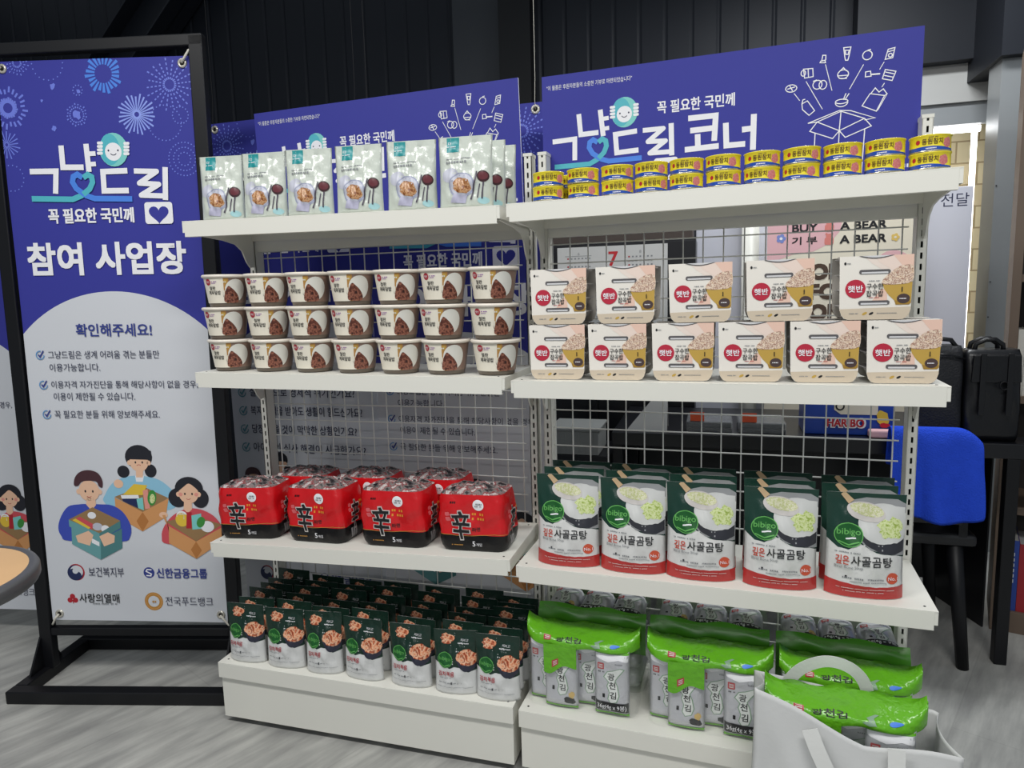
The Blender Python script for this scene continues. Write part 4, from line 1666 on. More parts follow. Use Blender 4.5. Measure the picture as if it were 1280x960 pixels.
def logo(a, fx, k, L=1, tile_m='vinyl_blue'):
    """The programme's drawn word mark; fx maps drawing units to the face, k scales stroke widths."""
    cnt = [0]

    def S(pts, w, m, l=L):
        cnt[0] += 1
        a.stroke([fx(*p) for p in pts], w * k, m, l + 0.25 * cnt[0])
    wp = 'white_print'
    S([(155, 696), (287, 692), (285, 805)], 27, wp)
    S([(312, 563), (322, 672), (425, 670)], 27, wp)
    S([(436, 553), (452, 692)], 27, wp)
    S([(436, 603), (484, 600)], 22, wp)
    S([(444, 655), (486, 652)], 22, wp)
    S([(642, 683), (521, 690), (528, 786), (650, 782)], 27, wp)
    zig = [(674, 684), (786, 684), (702, 744), (798, 748), (712, 804), (834, 806)]
    for p, q in zip(zig, zig[1:]):
        S([p, q], 25, wp)
    for p in zig[1:-1]:
        c = fx(*p)
        cnt[0] += 1
        a.ell(c[0], c[1], 12.5 * k, 12.5 * k, wp, L + 0.25 * cnt[0], n=16)
    S([(828, 662), (832, 826)], 27, wp)
    S([(165, 833), (372, 832), (416, 812), (456, 778), (470, 745), (466, 718), (446, 706), (424, 722)], 27, 'teal')
    S([(668, 824), (482, 826), (440, 812), (390, 778), (370, 745), (374, 718), (394, 706), (420, 722)], 27, 'ribbon_blue', L)
    S([(424, 806), (456, 778), (470, 745), (466, 718), (446, 706), (424, 722)], 27, 'teal', L)
    c = fx(573, 580)
    a.ell(c[0], c[1], 72 * k, 80 * k, 'teal2', L)
    a.ell(c[0] - 18 * k, c[1] + 2 * k, 50 * k, 74 * k, 'teal', L + 1)
    c = fx(572, 590)
    a.ell(c[0], c[1], 42 * k, 43 * k, wp, L + 2)
    for dx in (-24, 24):
        a.ell(c[0] + dx * k, c[1] + 6 * k, 4.5 * k, 5 * k, 'ink', L + 3, n=10)
    a.ring(c[0], c[1] - 4 * k, 15 * k, 12 * k, 4 * k, 'ink', L + 3, n=8, a0=200, a1=340)
    for sx, x0 in ((-1, 506), (1, 637)):
        for i in range(4):
            q = fx(x0, 548 + 17 * i)
            a.rrect(q[0] - 15 * k, q[0] + 15 * k, q[1] - 7 * k, q[1] + 7 * k, 6 * k, wp, L + 3)
    q0, q1 = fx(736, 949), fx(864, 834)
    a.rrect(q0[0], q1[0], q0[1], q1[1], 14 * k, wp, L + 4)
    cx, cy = (q0[0] + q1[0]) / 2, (q0[1] + q1[1]) / 2 - 4 * k
    hp = []
    for t in np.linspace(0, 2 * PI, 30)[:-1]:
        hp.append((cx + 3.15 * k * 16 * math.sin(t) ** 3, cy + 3.0 * k * (13 * math.cos(t) - 5 * math.cos(2 * t) - 2 * math.cos(3 * t) - math.cos(4 * t))))
    a.poly(hp, tile_m, L + 5)


def burst(a, cx, cy, r0, r1, n, w, m, L=1, dash=0, rnd=None):
    for i in range(n):
        t = 2 * PI * i / n + 0.1
        q0, q1 = r0, r1 * (0.85 + 0.15 * ((i * 7) % 3) / 2)
        if dash:
            for k in range(dash):
                s0 = q0 + (q1 - q0) * k / dash
                s1 = s0 + (q1 - q0) / dash * 0.55
                a.stroke([(cx + s0 * math.cos(t), cy + s0 * math.sin(t)), (cx + s1 * math.cos(t), cy + s1 * math.sin(t))], w, m, L)
        else:
            a.stroke([(cx + q0 * math.cos(t), cy + q0 * math.sin(t)), (cx + q1 * math.cos(t), cy + q1 * math.sin(t))], w * 0.6, m, L, w2=w * 1.3)


def dots_ring(a, cx, cy, r, n, d, m, L=1, a0=0, a1=360):
    for i in range(n):
        t = math.radians(a0 + (a1 - a0) * i / n)
        a.ell(cx + r * math.cos(t), cy + r * math.sin(t), d, d, m, L, n=6)


def kid(a, q, k, hair, shirt, kind, L):
    """One figure of the printed illustration; q maps drawing units to the banner."""
    E = lambda x, y, rx, ry, m, l, **kw: a.ell(*q(x, y), rx * k, ry * k, m, L + l, **kw)
    Pn = lambda pts, m, l: a.poly([q(*p) for p in pts], m, L + l)
    return E, Pn


def people_art(a, q, k, L=2):
    E = lambda x, y, rx, ry, m, l, **kw: a.ell(*q(x, y), rx * k, ry * k, m, L + l, **kw)
    Pn = lambda pts, m, l: (a.spoly if len(pts) > 6 else a.poly)([q(*p) for p in pts], m, L + l)

    def face(cx, cy, r, l, cheeks=False, smile=True):
        E(cx - r * 1.02, cy + 4, r * 0.22, r * 0.26, 'skin', l)
        E(cx + r * 1.02, cy + 4, r * 0.22, r * 0.26, 'skin', l)
        E(cx, cy, r, r * 1.02, 'skin', l)
        E(cx - r * 0.36, cy + 2, r * 0.09, r * 0.13, 'hair_black', l + 1, n=8)
        E(cx + r * 0.36, cy + 2, r * 0.09, r * 0.13, 'hair_black', l + 1, n=8)
        if cheeks:
            E(cx - r * 0.78, cy + r * 0.1, r * 0.2, r * 0.2, 'skin_pink', l + 1, n=10)
            E(cx + r * 0.78, cy + r * 0.1, r * 0.2, r * 0.2, 'skin_pink', l + 1, n=10)
        c = q(cx, cy + r * 0.45)
        a.ring(c[0], c[1], r * 0.22 * k, r * 0.16 * k, 2.2 * k, 'ink_red', L + l + 1, n=6, a0=200 if smile else 20, a1=340 if smile else 160)
    # middle figure: sky-blue jumper, black bob, tan box
    Pn([(262, 385), (268, 350), (300, 300), (350, 272), (420, 262), (500, 275), (550, 305), (590, 350), (600, 390), (540, 420), (330, 420)], 'shirt_sky', 0)
    Pn([(405, 262), (445, 262), (440, 290), (410, 290)], 'white_print', 1)
    Pn([(408, 235), (442, 235), (440, 270), (410, 270)], 'skin', 2)
    E(352, 245, 28, 28, 'hair_black', 2)
    E(475, 240, 27, 30, 'hair_black', 2)
    E(420, 178, 62, 55, 'hair_black', 2)
    face(422, 200, 43, 3, smile=False)
    Pn([(364, 188), (366, 150), (420, 130), (476, 150), (480, 190)], 'hair_black', 5)
    Pn([(312, 360), (440, 310), (556, 362), (440, 430)], 'box_inside', 3)
    Pn([(350, 350), (400, 300), (460, 305), (440, 350)], 'yellow', 4)
    Pn([(340, 352), (420, 352), (420, 412), (350, 380)], 'navy', 4)
    Pn([(340, 352), (420, 350), (424, 366), (345, 368)], 'white_print', 5)
    Pn([(412, 370), (440, 360), (446, 420), (420, 410)], 'teal2', 5)
    Pn([(440, 330), (462, 322), (474, 410), (452, 415)], 'skin_pink', 5)
    E(482, 362, 20, 36, 'green', 6, rot=-0.15)
    E(484, 366, 12, 22, 'leek', 7, rot=-0.15)
    Pn([(312, 362), (440, 428), (440, 518), (318, 448)], 'box_tan', 6)
    Pn([(440, 428), (558, 362), (545, 450), (440, 518)], 'box_tan', 6)
    Pn([(440, 428), (468, 470), (440, 518), (412, 470)], 'box_tan_dark', 7)
    E(330, 300, 22, 20, 'skin', 6)
    E(535, 440, 20, 14, 'skin', 7)
    # left figure: blue jumper, brown hair, teal box
    Pn([(48, 510), (60, 460), (95, 410), (150, 398), (180, 396), (240, 396), (300, 400), (350, 430), (385, 490), (382, 545), (340, 568), (100, 570), (62, 548)], 'shirt_blue', 8)
    Pn([(185, 360), (222, 360), (226, 400), (204, 425), (180, 398)], 'skin', 9)
    face(195, 335, 48, 9, smile=True)
    Pn([(126, 310), (130, 275), (155, 248), (195, 240), (235, 252), (256, 285), (256, 318), (240, 312), (225, 290), (165, 292), (145, 312)], 'hair_brown', 11)
    Pn([(98, 470), (210, 410), (338, 470), (240, 532)], 'box_inside', 11)
    Pn([(120, 470), (150, 455), (215, 490), (205, 515)], 'shirt_red', 12)
    Pn([(115, 472), (130, 464), (200, 505), (190, 512)], 'yellow', 13)
    E(206, 448, 20, 16, 'white_print', 12)
    E(232, 500, 24, 18, 'bowl_lav_pale', 12)
    E(268, 510, 20, 18, 'white_print', 12)
    Pn([(98, 470), (240, 530), (244, 562), (100, 502)], 'box_teal', 13)
    Pn([(240, 530), (338, 470), (340, 504), (244, 562)], 'box_teal_dark', 13)
    Pn([(110, 506), (246, 560), (246, 655), (112, 584)], 'box_teal', 12)
    Pn([(246, 560), (345, 506), (346, 598), (246, 655)], 'box_teal_dark', 12)
    Pn([(130, 545), (190, 520), (212, 540), (196, 590), (140, 575)], 'skin', 14)
    Pn([(240, 545), (280, 525), (312, 540), (310, 572), (262, 592)], 'skin', 14)
    Pn([(205, 555), (240, 572), (240, 592), (205, 576)], 'white_print', 14)
    # right figure: red jumper, long black hair, tan box
    Pn([(528, 540), (540, 490), (580, 440), (640, 410), (700, 412), (760, 440), (800, 490), (816, 540), (790, 570), (560, 575)], 'shirt_red', 8)
    E(600, 360, 44, 44, 'hair_black', 8)
    E(700, 362, 38, 44, 'hair_black', 8)
    E(648, 318, 64, 54, 'hair_black', 8)
    Pn([(628, 370), (662, 370), (664, 412), (645, 430), (626, 412)], 'skin', 9)
    face(647, 340, 45, 9, cheeks=True)
    Pn([(598, 330), (600, 300), (646, 285), (694, 300), (698, 332), (672, 310), (646, 295), (622, 312)], 'hair_black', 11)
    Pn([(545, 470), (670, 440), (800, 480), (685, 560)], 'box_inside', 11)
    E(620, 460, 30, 32, 'yellow', 12)
    E(618, 440, 24, 20, 'white_print', 12)
    Pn([(640, 425), (662, 425), (664, 500), (640, 500)], 'ink_red', 13)
    Pn([(662, 440), (705, 430), (712, 500), (668, 505)], 'teal2', 13)
    E(705, 470, 18, 26, 'green', 14, rot=-0.4)
    E(735, 490, 30, 26, 'white_print', 13)
    Pn([(560, 490), (685, 560), (688, 640), (562, 570)], 'box_tan', 14)
    Pn([(685, 560), (802, 492), (800, 560), (688, 640)], 'box_tan', 14)
    Pn([(685, 560), (712, 600), (688, 640), (662, 598)], 'box_tan_dark', 15)
    Pn([(562, 520), (544, 440), (530, 440), (560, 500)], 'box_tan', 15)


def check(a, x, y, k, m, L=1):
    a.ring(x, y, 4.3 * k, 4.3 * k, 1.0 * k, m, L, n=14, a0=75, a1=360)
    a.stroke([(x - 2.0 * k, y + 0.6 * k), (x - 0.2 * k, y - 1.8 * k), (x + 4.0 * k, y + 4.6 * k)], 1.5 * k, 'ink_blue' if m == 'check_blue' else m, L + 1)


def banner_art(kind):
    a, t = Art(), Art()
    # white dome
    cx, cy, R = 0.296, 0.845, 0.408
    arc = []
    for i in range(33):
        x = 0.583 - 0.583 * i / 32
        arc.append((x, cy + math.sqrt(R * R - (x - cx) ** 2)))
    V, F = [], []
    for i, (x, zt) in enumerate(arc):
        for j in range(7):
            V.append((x, 0.20 + (zt - 0.20) * j / 6))
    for i in range(32):
        for j in range(6):
            F.append((i * 7 + j, i * 7 + j + 1, i * 7 + j + 8, i * 7 + j + 7))
    a.chunk(V, F, 0, 'vinyl_white')
    # fireworks
    B = lambda x, y: F_SKY(x, y)
    px_ = 0.00235
    for (x, y, r0, r1, n, w, m, dash) in ((130, 90, 11, 24, 22, 0.007, 'ribbon_blue', 0), (212, 102, 6, 34, 20, 0.004, 'blue_light', 5), (172, 140, 3, 25, 26, 0.004, 'blue_pale', 0), (97, 142, 8, 16, 20, 0.004, 'blue_light', 2),
                                          (10, 135, 6, 32, 24, 0.006, 'blue_light', 2), (8, 182, 2, 18, 18, 0.003, 'blue_light', 0), (22, 78, 4, 18, 18, 0.003, 'blue_light', 3)):
        c = B(x, y)
        if kind == 'help':
            c = (0.583 - c[0], c[1])
        burst(a, c[0], c[1], r0 * px_, r1 * px_, n, w, m, 1, dash)
    for (x, y, r, n) in ((207, 150, 21, 28), (226, 140, 10, 16), (60, 78, 20, 20), (14, 225, 16, 18), (232, 195, 20, 30), (232, 195, 14, 22), (232, 195, 8, 12), (98, 111, 6, 10)):
        c = B(x, y)
        dots_ring(a, c[0], c[1], r * px_, n, 0.0022, 'blue_light', 1)
    for (x, y, r) in ((97, 142, 5), (67, 107, 3.4), (99, 112, 2.6), (53, 125, 1.6), (68, 160, 3)):
        c = B(x, y)
        a.blob(c[0], c[1], r * px_, r * px_, 'blue_light', 1, n=10, amp=0.35, seed=int(x))
    fx = lambda x, y: F_LOGO(x / 4, 40 + y / 4)
    dx, dz = (0, 0) if kind != 'help' else (0.012, 0.016)
    fl = lambda x, y: (fx(x, y)[0] + dx, fx(x, y)[1] + dz)
    logo(t, fl, 0.00060, 1)
    q = fl(462, 912)
    t.text('꼭 필요한 국민께', q[0], q[1], 0.042, 'white_print', 1, w=0.262, bold=0.03)
    q0, q1 = F_TEXT(37, 322), F_TEXT(232, 317)
    t.text('참여 사업장', (q0[0] + q1[0]) / 2, (q0[1] + q1[1]) / 2 - 0.004, 0.092, 'white_print', 1, w=q1[0] - q0[0] - 0.006, bold=0.034)
    if kind != 'help':
        q = F_TEXT(144, 409)
        t.text('확인해주세요!', q[0], q[1], 0.038, 'ink_blue', 1, w=0.238, bold=0.02)
        rows = [(61, 442, 201, '그냥드림은 생계 어려움 겪는 분들만', 1), (63, 458, 127, '이용가능합니다.', 0), (65, 480, 249, '이용자격 자가진단을 통해 해당사항이 없을 경우,', 1), (68, 495, 171, '이용이 제한될 수 있습니다.', 0), (69, 518, 202, '꼭 필요한 분들 위해 양보해주세요.', 1)]
        for x, y, x1, s, ck in rows:
            q, q1 = F_TEXT(x, y), F_TEXT(x1, y - 1)
            t.text(s, q[0], q[1], 0.0245, 'ink', 1, anchor='l', w=q1[0] - q[0])
            if ck:
                q = F_TEXT(x - 10, y + 0.5)
                check(t, q[0], q[1], 0.0029, 'check_blue')
        q = lambda x, y: F_KIDS(60 + x / 3.6667, 520 + y / 3.6667)
        people_art(a, q, 0.00070)
    else:
        for i, (s, xe) in enumerate((('실직 등으로 경제적 위기인가요?', 0.500), ('복지 혜택을 받아도 생활이 힘드신가요?', 0.525), ('당장 먹을 것이 막막한 상황인가요?', 0.500), ('아이들의 식사 해결이 시급한가요?', 0.530))):
            z = 0.990 - i * 0.067
            t.text(s, 0.080, z, 0.033, 'ink', 1, anchor='l', w=xe - 0.080, bold=0.006)
            check(t, 0.048, z - 0.003, 0.0036, 'check_teal')
        q = lambda x, y: (0.069 + (x - 195) * 0.00052, 0.663 - (y - 335) * 0.00052)
        people_art(a, q, 0.00052)
    # sponsors along the foot
    FOOT = F_FOOT if kind != 'help' else (lambda x, y: (F_FOOT(x, y)[0], F_FOOT(x, y)[1] - 0.05))
    c = FOOT(96, 714)
    k = 0.00265
    a.ell(c[0], c[1], 10.5 * k, 10.5 * k, 'ink_red', 1)
    a.ell(c[0] - 1.2 * k, c[1] - 0.6 * k, 10.0 * k, 9.8 * k, 'navy', 2)
    a.ell(c[0] + 0.5 * k, c[1] + 1.0 * k, 8.0 * k, 7.6 * k, 'vinyl_white', 3)
    a.ell(c[0] + 0.2 * k, c[1] - 3.6 * k, 6.0 * k, 4.8 * k, 'navy', 4)
    a.ell(c[0] - 4.6 * k, c[1] - 1.0 * k, 4.0 * k, 5.5 * k, 'navy', 4)
    a.ell(c[0] - 1.0 * k, c[1] + 1.5 * k, 3.6 * k, 3.4 * k, 'vinyl_white', 5)
    for (x0, x1, y, s, m, h, b) in ((112, 156, 713, '보건복지부', 'ink', 0.032, 0.0), (197, 259, 713, '신한금융그룹', 'ink_blue', 0.032, 0.02), (100, 150, 746, '사랑의열매', 'ink_black', 0.030, 0.01), (208, 267, 748, '전국푸드뱅크', 'ink', 0.030, -0.004)):
        q0, q1 = FOOT(x0, y), FOOT(x1, y)
        t.text(s, q0[0], q0[1], h, m, 1, anchor='l', w=q1[0] - q0[0], bold=b)
    c = FOOT(187, 713)
    a.ell(c[0], c[1], 6.8 * k, 6.8 * k, 'ink_blue', 1)
    a.stroke([(c[0] + 3.5 * k, c[1] + 3.6 * k), (c[0] - 2 * k, c[1] + 4 * k), (c[0] - 3.4 * k, c[1] + 1.6 * k), (c[0] + 2.8 * k, c[1] - 1.6 * k), (c[0] + 2 * k, c[1] - 4 * k), (c[0] - 3.6 * k, c[1] - 3.6 * k)], 1.5 * k, 'white_print', 2)
    c = FOOT(91, 747)
    for dx_, dy_ in ((0, 2.6), (-3.4, -2.2), (3.4, -2.2)):
        a.ell(c[0] + dx_ * k, c[1] + dy_ * k, 3.3 * k, 3.3 * k, 'ink_red', 1)
    a.stroke([(c[0], c[1] - 2 * k), (c[0] + 0.6 * k, c[1] - 6.5 * k)], 1.2 * k, 'ink_red', 1)
    t.dashes(c[0] + 24 * k, c[1] - 6.0 * k, 32 * k, 0.004, 'ink_grey', 1, 4)
    c = FOOT(193, 749)
    a.ell(c[0], c[1], 11.5 * k, 11.5 * k, 'gold', 1)
    a.ring(c[0], c[1], 9.6 * k, 9.6 * k, 0.8 * k, 'box_tan', 2)
    a.ell(c[0], c[1], 7 * k, 7 * k, 'vinyl_white', 2)
    t.dashes(c[0] - 4 * k, c[1], 8 * k, 2.5 * k, 'gold', 3, 4)
    return a, t


def vinyl(parent, arts, y=0.0):
    """The printed sheet itself: a thin slab with slightly slack edges, metal eyelets in its corners."""
    mb = MB()
    xs = np.linspace(0, 0.583, 11)
    zs = np.linspace(0.20, 1.92, 25)
    us, vs = list(xs), list(zs)
    fn = lambda u, v: (u, y - 0.003 * math.sin(PI * u / 0.583) * math.sin(PI * (v - 0.2) / 1.72) - 0.0008 * math.sin(9 * v + 8 * u), v)
    sf = Surf(us, vs, fn)
    mb.grid(sf.P, 'vinyl_blue')
    bk = sf.P + np.array([0, 0.0012, 0])
    mb.grid(bk, 'vinyl_white', flip=True)
    edge = [(0, i) for i in range(11)] + [(j, 10) for j in range(1, 25)] + [(24, i) for i in range(9, -1, -1)] + [(j, 0) for j in range(23, 0, -1)]
    n = len(edge)
    mb.add([tuple(sf.P[e]) for e in edge] + [tuple(bk[e]) for e in edge], [(i, n + i, n + (i + 1) % n, (i + 1) % n) for i in range(n)], 'vinyl_white')
    v = mb.build('vinyl_sheet', parent, weld=0.0)
    sf.lay(arts[0], 'picture_print', v, eps=0.00013, base=0.0004)
    sf.lay(arts[1], 'printed_lettering', v, eps=0.00013, base=0.0026)
    for x, z in ((0.020, 1.900), (0.562, 1.900), (0.026, 0.222), (0.562, 0.226)):
        mb = MB()
        p = sf.mp(x, z, 0.001)
        mb.tube([(x + 0.0100 * math.cos(q), p[1], z + 0.0100 * math.sin(q)) for q in np.linspace(0, 2 * PI, 19)], 0.0042, 'chrome', n=6, cap=False)
        mb.build('eyelet', parent)
        mb = MB()
        mb.tube([(x, p[1] - 0.0012, z), (x, p[1] + 0.001, z)], 0.0066, 'rack_dark', n=12)
        mb.build('eyelet_hole', parent)
    return v


# ---- banner stand in front, on the left
ang = math.radians(13)
ST = thing('banner_stand', 'tall blue and white banner tied in a black metal floor stand left of the racks', 'banner stand', (-1.624, 0.060, 0), (0, 0, ang))


def sbox(mb, x0, x1, y0, y1, z0, z1):
    mb.box(x0, x1, y0, y1, z0, z1, 'black_metal')


FR = bpy.data.objects.new('frame', None)
COL.objects.link(FR)
FR.parent = ST
mb = MB()
sbox(mb, 0.000, 0.040, -0.012, 0.018, 0.035, 1.965)
lean = lambda o: [setattr(v, 'co', Vector((v.co.x + (v.co.z - 0.2) * 0.0165, v.co.y, v.co.z))) for v in o.data.vertices]
lean(mb.build('post', FR, bevel=0.003))
mb = MB()
sbox(mb, 0.632, 0.672, -0.012, 0.018, 0.035, 1.965)
lean(mb.build('post', FR, bevel=0.003))
mb = MB()
sbox(mb, 0.000, 0.672, -0.012, 0.018, 1.935, 1.968)
lean(mb.build('top_rail', FR, bevel=0.003))
mb = MB()
sbox(mb, 0.040, 0.632, -0.010, 0.016, 0.148, 0.174)
lean(mb.build('lower_rail', FR, bevel=0.003))
for x in (-0.001, 0.633):
    mb = MB()
    mb.prism([(-0.012, 0.145), (0.018, 0.145), (0.070, 0.038), (-0.075, 0.038)], 'x', x, x + 0.006, 'black_metal')
    mb.build('gusset_plate', ST)
mb = MB()
for (x0, x1, y0, y1) in ((-0.014, 0.690, -0.155, -0.115), (-0.014, 0.690, 0.172, 0.212), (-0.014, 0.026, -0.115, 0.172), (0.650, 0.690, -0.115, 0.172)):
    sbox(mb, x0, x1, y0, y1, 0.0, 0.040)
mb.build('base_frame', ST, bevel=0.003)
ART_A = banner_art('rules')
SH = bpy.data.objects.new('banner', None)
COL.objects.link(SH)
SH.parent = ST
SH.location = (0.046, -0.002, 0)
SH.matrix_parent_inverse = Matrix.Identity(4)
SH.rotation_euler = (0, math.radians(0.945), 0)
SH.location = (0.046 - 0.2 * 0.0165, -0.002, 0.0)
vinyl(SH, ART_A)
for x, z, dx_, dz in ((0.562, 1.900, 0.024, 0.032), (0.020, 1.900, -0.020, 0.032), (0.026, 0.222, -0.020, -0.030), (0.562, 0.226, 0.026, -0.030)):
    mb = MB()
    mb.tube([(x, -0.006, z), (x + dx_ * 0.5, -0.010, z + dz * 0.4), (x + dx_, -0.008, z + dz), (x + dx_ * 1.3, -0.004, z + dz * 1.2)], 0.0035, 'string', n=6)
    mb.build('tie', SH)


# ---- banners hung behind the racks
def hung(name, label, loc, rz, arts, sc=1.0):
    r = thing(name, label, 'banner', loc, (0, 0, rz), 'banners hung behind the racks')
    vinyl(r, arts)
    for x in (0.020, 0.562):
        mb = MB()
        mb.tube([(x, -0.004, 1.900), (x, -0.008, 1.925), (x, 0.0, 1.99), (x, 0.0, 3.4 - loc[2])], 0.0008, 'string_dark' if x < 0.1 or loc[0] < -0.7 else 'string', n=5)
        mb.build('hanging_string', r)
    return r


ART_B = banner_art('help')
hung('hanging_banner', 'blue and white banner on strings behind the right half of the left rack', (-0.598, 0.500, -0.160), 0.0, ART_A)
hung('hanging_banner', 'blue and white banner with questions, hung just right of the banner stand behind the rack', (-1.205, 0.545, -0.105), 0.0, ART_B)
hung('hanging_banner', 'blue and white banner at the left edge, partly hidden by the round table', (-2.455, 0.190, -0.105), math.radians(10), ART_A)


# ---- blue header boards above the racks
def icons(a, f, k, L=1):
    """White line drawings flying out of an open carton; f maps picture pixels to the board."""
    S = lambda pts, w=1.3, closed=False: a.stroke([f(*p) for p in pts], w * k, 'white_print', L, closed=closed)

    def R(x, y, rx, ry, w=1.3, a0=0, a1=360):
        c = f(x, y)
        a.ring(c[0], c[1], rx * k, ry * k, w * k, 'white_print', L, n=14, a0=a0, a1=a1)
    S([(1008, 155), (1048, 138), (1062, 138), (1093, 146), (1080, 149)])
    S([(1008, 155), (1020, 153), (1050, 139), (1080, 147)])
    S([(1020, 153), (1011, 165), (1041, 173), (1049, 163)])
    S([(1020, 153), (1049, 163), (1080, 147), (1089, 156), (1057, 171), (1049, 163)])
    S([(1050, 138), (1049, 163)])
    S([(1018, 167), (1018, 215)])
    S([(1081, 160), (1080, 215)])
    S([(1049, 163), (1049, 215)])
    for p, q in (((1027, 82), (1037, 114)), ((1003, 103), (1026, 137)), ((988, 118), (996, 127)), ((1075, 82), (1059, 112)), ((1100, 79), (1095, 88)), ((1102, 104), (1099, 109))):
        S([p, q], 1.0)
    # bottle, bread, cup, fruit
    S([(999, 131), (1006, 127), (1016, 139), (1009, 145), (1000, 138)], closed=True)
    S([(999, 131), (1000, 126), (1003, 125)])
    R(984, 112, 7.5, 5)
    S([(979, 113), (989, 110)])
    S([(982, 109), (986, 115)])
    S([(999, 88), (1011, 87), (1012, 97), (1001, 99)], closed=True)
    S([(1005, 88), (1006, 98)])
    R(999, 93, 3, 4)
    S([(1021, 78), (1026, 77), (1027, 80), (1020, 80)], closed=True)
    S([(1022, 78), (1023, 71), (1027, 71), (1027, 77)])
    R(1018, 107, 6, 6)
    R(1025, 107, 5, 6)
    S([(1012, 103), (1017, 101)])
    # tube, bun, bowl
    S([(1049, 62), (1058, 61), (1056, 73), (1055, 77), (1052, 77), (1051, 73)], closed=True)
    S([(1051, 65), (1056, 65), (1055, 70), (1052, 70)], closed=True)
    R(1050, 94, 7, 6)
    S([(1044, 96), (1056, 95)])
    S([(1046, 90), (1050, 86), (1054, 90)])
    S([(1045, 99), (1055, 99)])
    R(1050, 127, 8, 3)
    R(1050, 128, 8, 6, a0=180, a1=360)
    S([(1052, 125), (1055, 117)])
    S([(1054, 125), (1059, 117)])
    # orange, can, brush, biscuit, paper bag
    R(1079, 71, 6, 6)
    S([(1079, 65), (1083, 64)])
    S([(1104, 64), (1112, 62), (1110, 74), (1101, 76)], closed=True)
    R(1107, 71, 2.4, 2.4)
    S([(1104, 67), (1111, 65)])
    S([(1078, 91), (1084, 90), (1085, 96), (1078, 97)], closed=True)
    S([(1085, 94), (1096, 93)], 2.0)
    S([(1102, 88), (1115, 90), (1111, 101), (1099, 99)], closed=True)
    S([(1102, 91), (1113, 93)])
    S([(1101, 95), (1112, 97)])
    S([(1085, 117), (1103, 119), (1094, 138), (1076, 132)], closed=True)
    S([(1103, 119), (1106, 117), (1096, 136), (1094, 138)])
    S([(1086, 117), (1091, 110), (1096, 115), (1101, 111), (1106, 117)])


def board_art(sx, sz, x0, x1, z1):
    """Right-hand board in its own metres; sx, sz shrink it for the smaller left one."""
    a, t = Art(), Art()
    g = lambda x, z: (x0 + (x + 0.005) * sx, z1 + (z - 1.775) * sz)
    logo(t, lambda x, y: g(0.022 + (x - 155) * 0.000461, 1.607 - (y - 695) * 0.00048), 0.00047 * sx, 1)
    c = g(0.391, 1.664)
    t.text('꼭 필요한 국민께', c[0], c[1], 0.030 * sz, 'white_print', 1, w=0.186 * sx, bold=0.02)
    c = g(0.121, 1.744)
    t.text('"이 물품은 후원자분들의 소중한 기부로 마련되었습니다"', c[0], c[1], 0.0125 * sz, 'white_print', 1, w=0.226 * sx)
    n_ = [0]

    def S(pts, w=0.0135):
        n_[0] += 1
        t.stroke([g(*p) for p in pts], w * sx, 'white_print', 1 + 0.25 * n_[0])
    S([(0.374, 1.630), (0.440, 1.630), (0.437, 1.570)])
    S([(0.379, 1.600), (0.440, 1.601)])
    S([(0.397, 1.590), (0.398, 1.560)])
    S([(0.366, 1.555), (0.448, 1.557)])
    S([(0.464, 1.610), (0.466, 1.556), (0.510, 1.556)])
    S([(0.529, 1.624), (0.528, 1.540)])
    S([(0.502, 1.590), (0.529, 1.591)])
    fi = lambda x, y: g(0.719 + (x - 1049) * 0.001675 - (y - 158) * 0.000035, 1.575 + (158 - y) * 0.00182 - (x - 1049) * 0.00012 + (x - 1049) * (-0.00010))
    icons(a, fi, 0.00165 * sx)
    t.dashes(x1 - 0.075, z1 - 0.318 * sz, 0.06, 0.008, 'white_print', 1, 3)
    t.dashes(x1 - 0.070, z1 - 0.300 * sz, 0.05, 0.008, 'white_print', 1, 6)
    return a, t


def board(label, x0, x1, z0, z1, loc, rz, sx, sz):
    r = thing('header_board', label, 'sign board', loc, (0, 0, rz), 'blue header boards above the racks')
    mb = MB()
    y = 0.3275
    mb.box(x0, x1, y, y + 0.005, z0, z1, 'vinyl_blue', skip='tblrk')
    mb.box(x0, x1, y, y + 0.005, z0, z1, 'board_edge', skip='f')
    mb.build('panel', r)
    a, t = board_art(sx, sz, x0, x1, z1)
    mp = lambda u, v, o: (u, y - o, v)
    a.build('picture_print', mp, r, lim=(x0, x1, z0, z1))
    t.build('printed_lettering', mp, r, lim=(x0, x1, z0, z1), eps=0.00015)
    return r


bd = board('blue printed board standing above the left rack behind the mint pouches', -0.863, -0.034, 1.400, 1.789, (0, 0, 0), 0, 0.935, 1.0)
bd.rotation_euler = (0, math.radians(-1.0), 0)
bd.location = (0.0253, 0, -0.0065)
board('blue printed board standing above the right rack behind the tuna cans', -0.004, 0.8865, 1.400, 1.775, (0.012, 0, 0), PHI, 1.0, 1.0)

# ================================================================== FURNITURE AND THINGS BEHIND THE RACKS
M('grey_box', '8f918f', rough=0.5, var=0.08, vscale=10)
M('carton_brown', '4a403a', rough=0.7, var=0.12, vscale=8)
M('panel_white', 'd2d3dd', rough=0.45)
M('poster_pink', 'e9b9bd', rough=0.5)
M('poster_cream', 'ece4cf', rough=0.5)
M('poster_bear', 'dd8278', rough=0.5)
M('poster_brown', '4e3a2c', rough=0.5)
M('poster_flower', '7f8fd0', rough=0.5)
M('poster_yellow', 'e6c46a', rough=0.5)
M('paper', 'c9c9c6', rough=0.6)
M('cal_paper', 'd3d3d0', rough=0.55)
M('cloth_blue', '2c52dc', rough=0.9, spec=0.15, bump=0.5, bscale=220, var=0.12, vscale=30)
M('wood_grey', '6f5e50', rough=0.55, var=0.15, vscale=6)
M('wood_dark', '2a2420', rough=0.6)
M('table_wood', 'd0a878', rough=0.35, var=0.08, vscale=7)
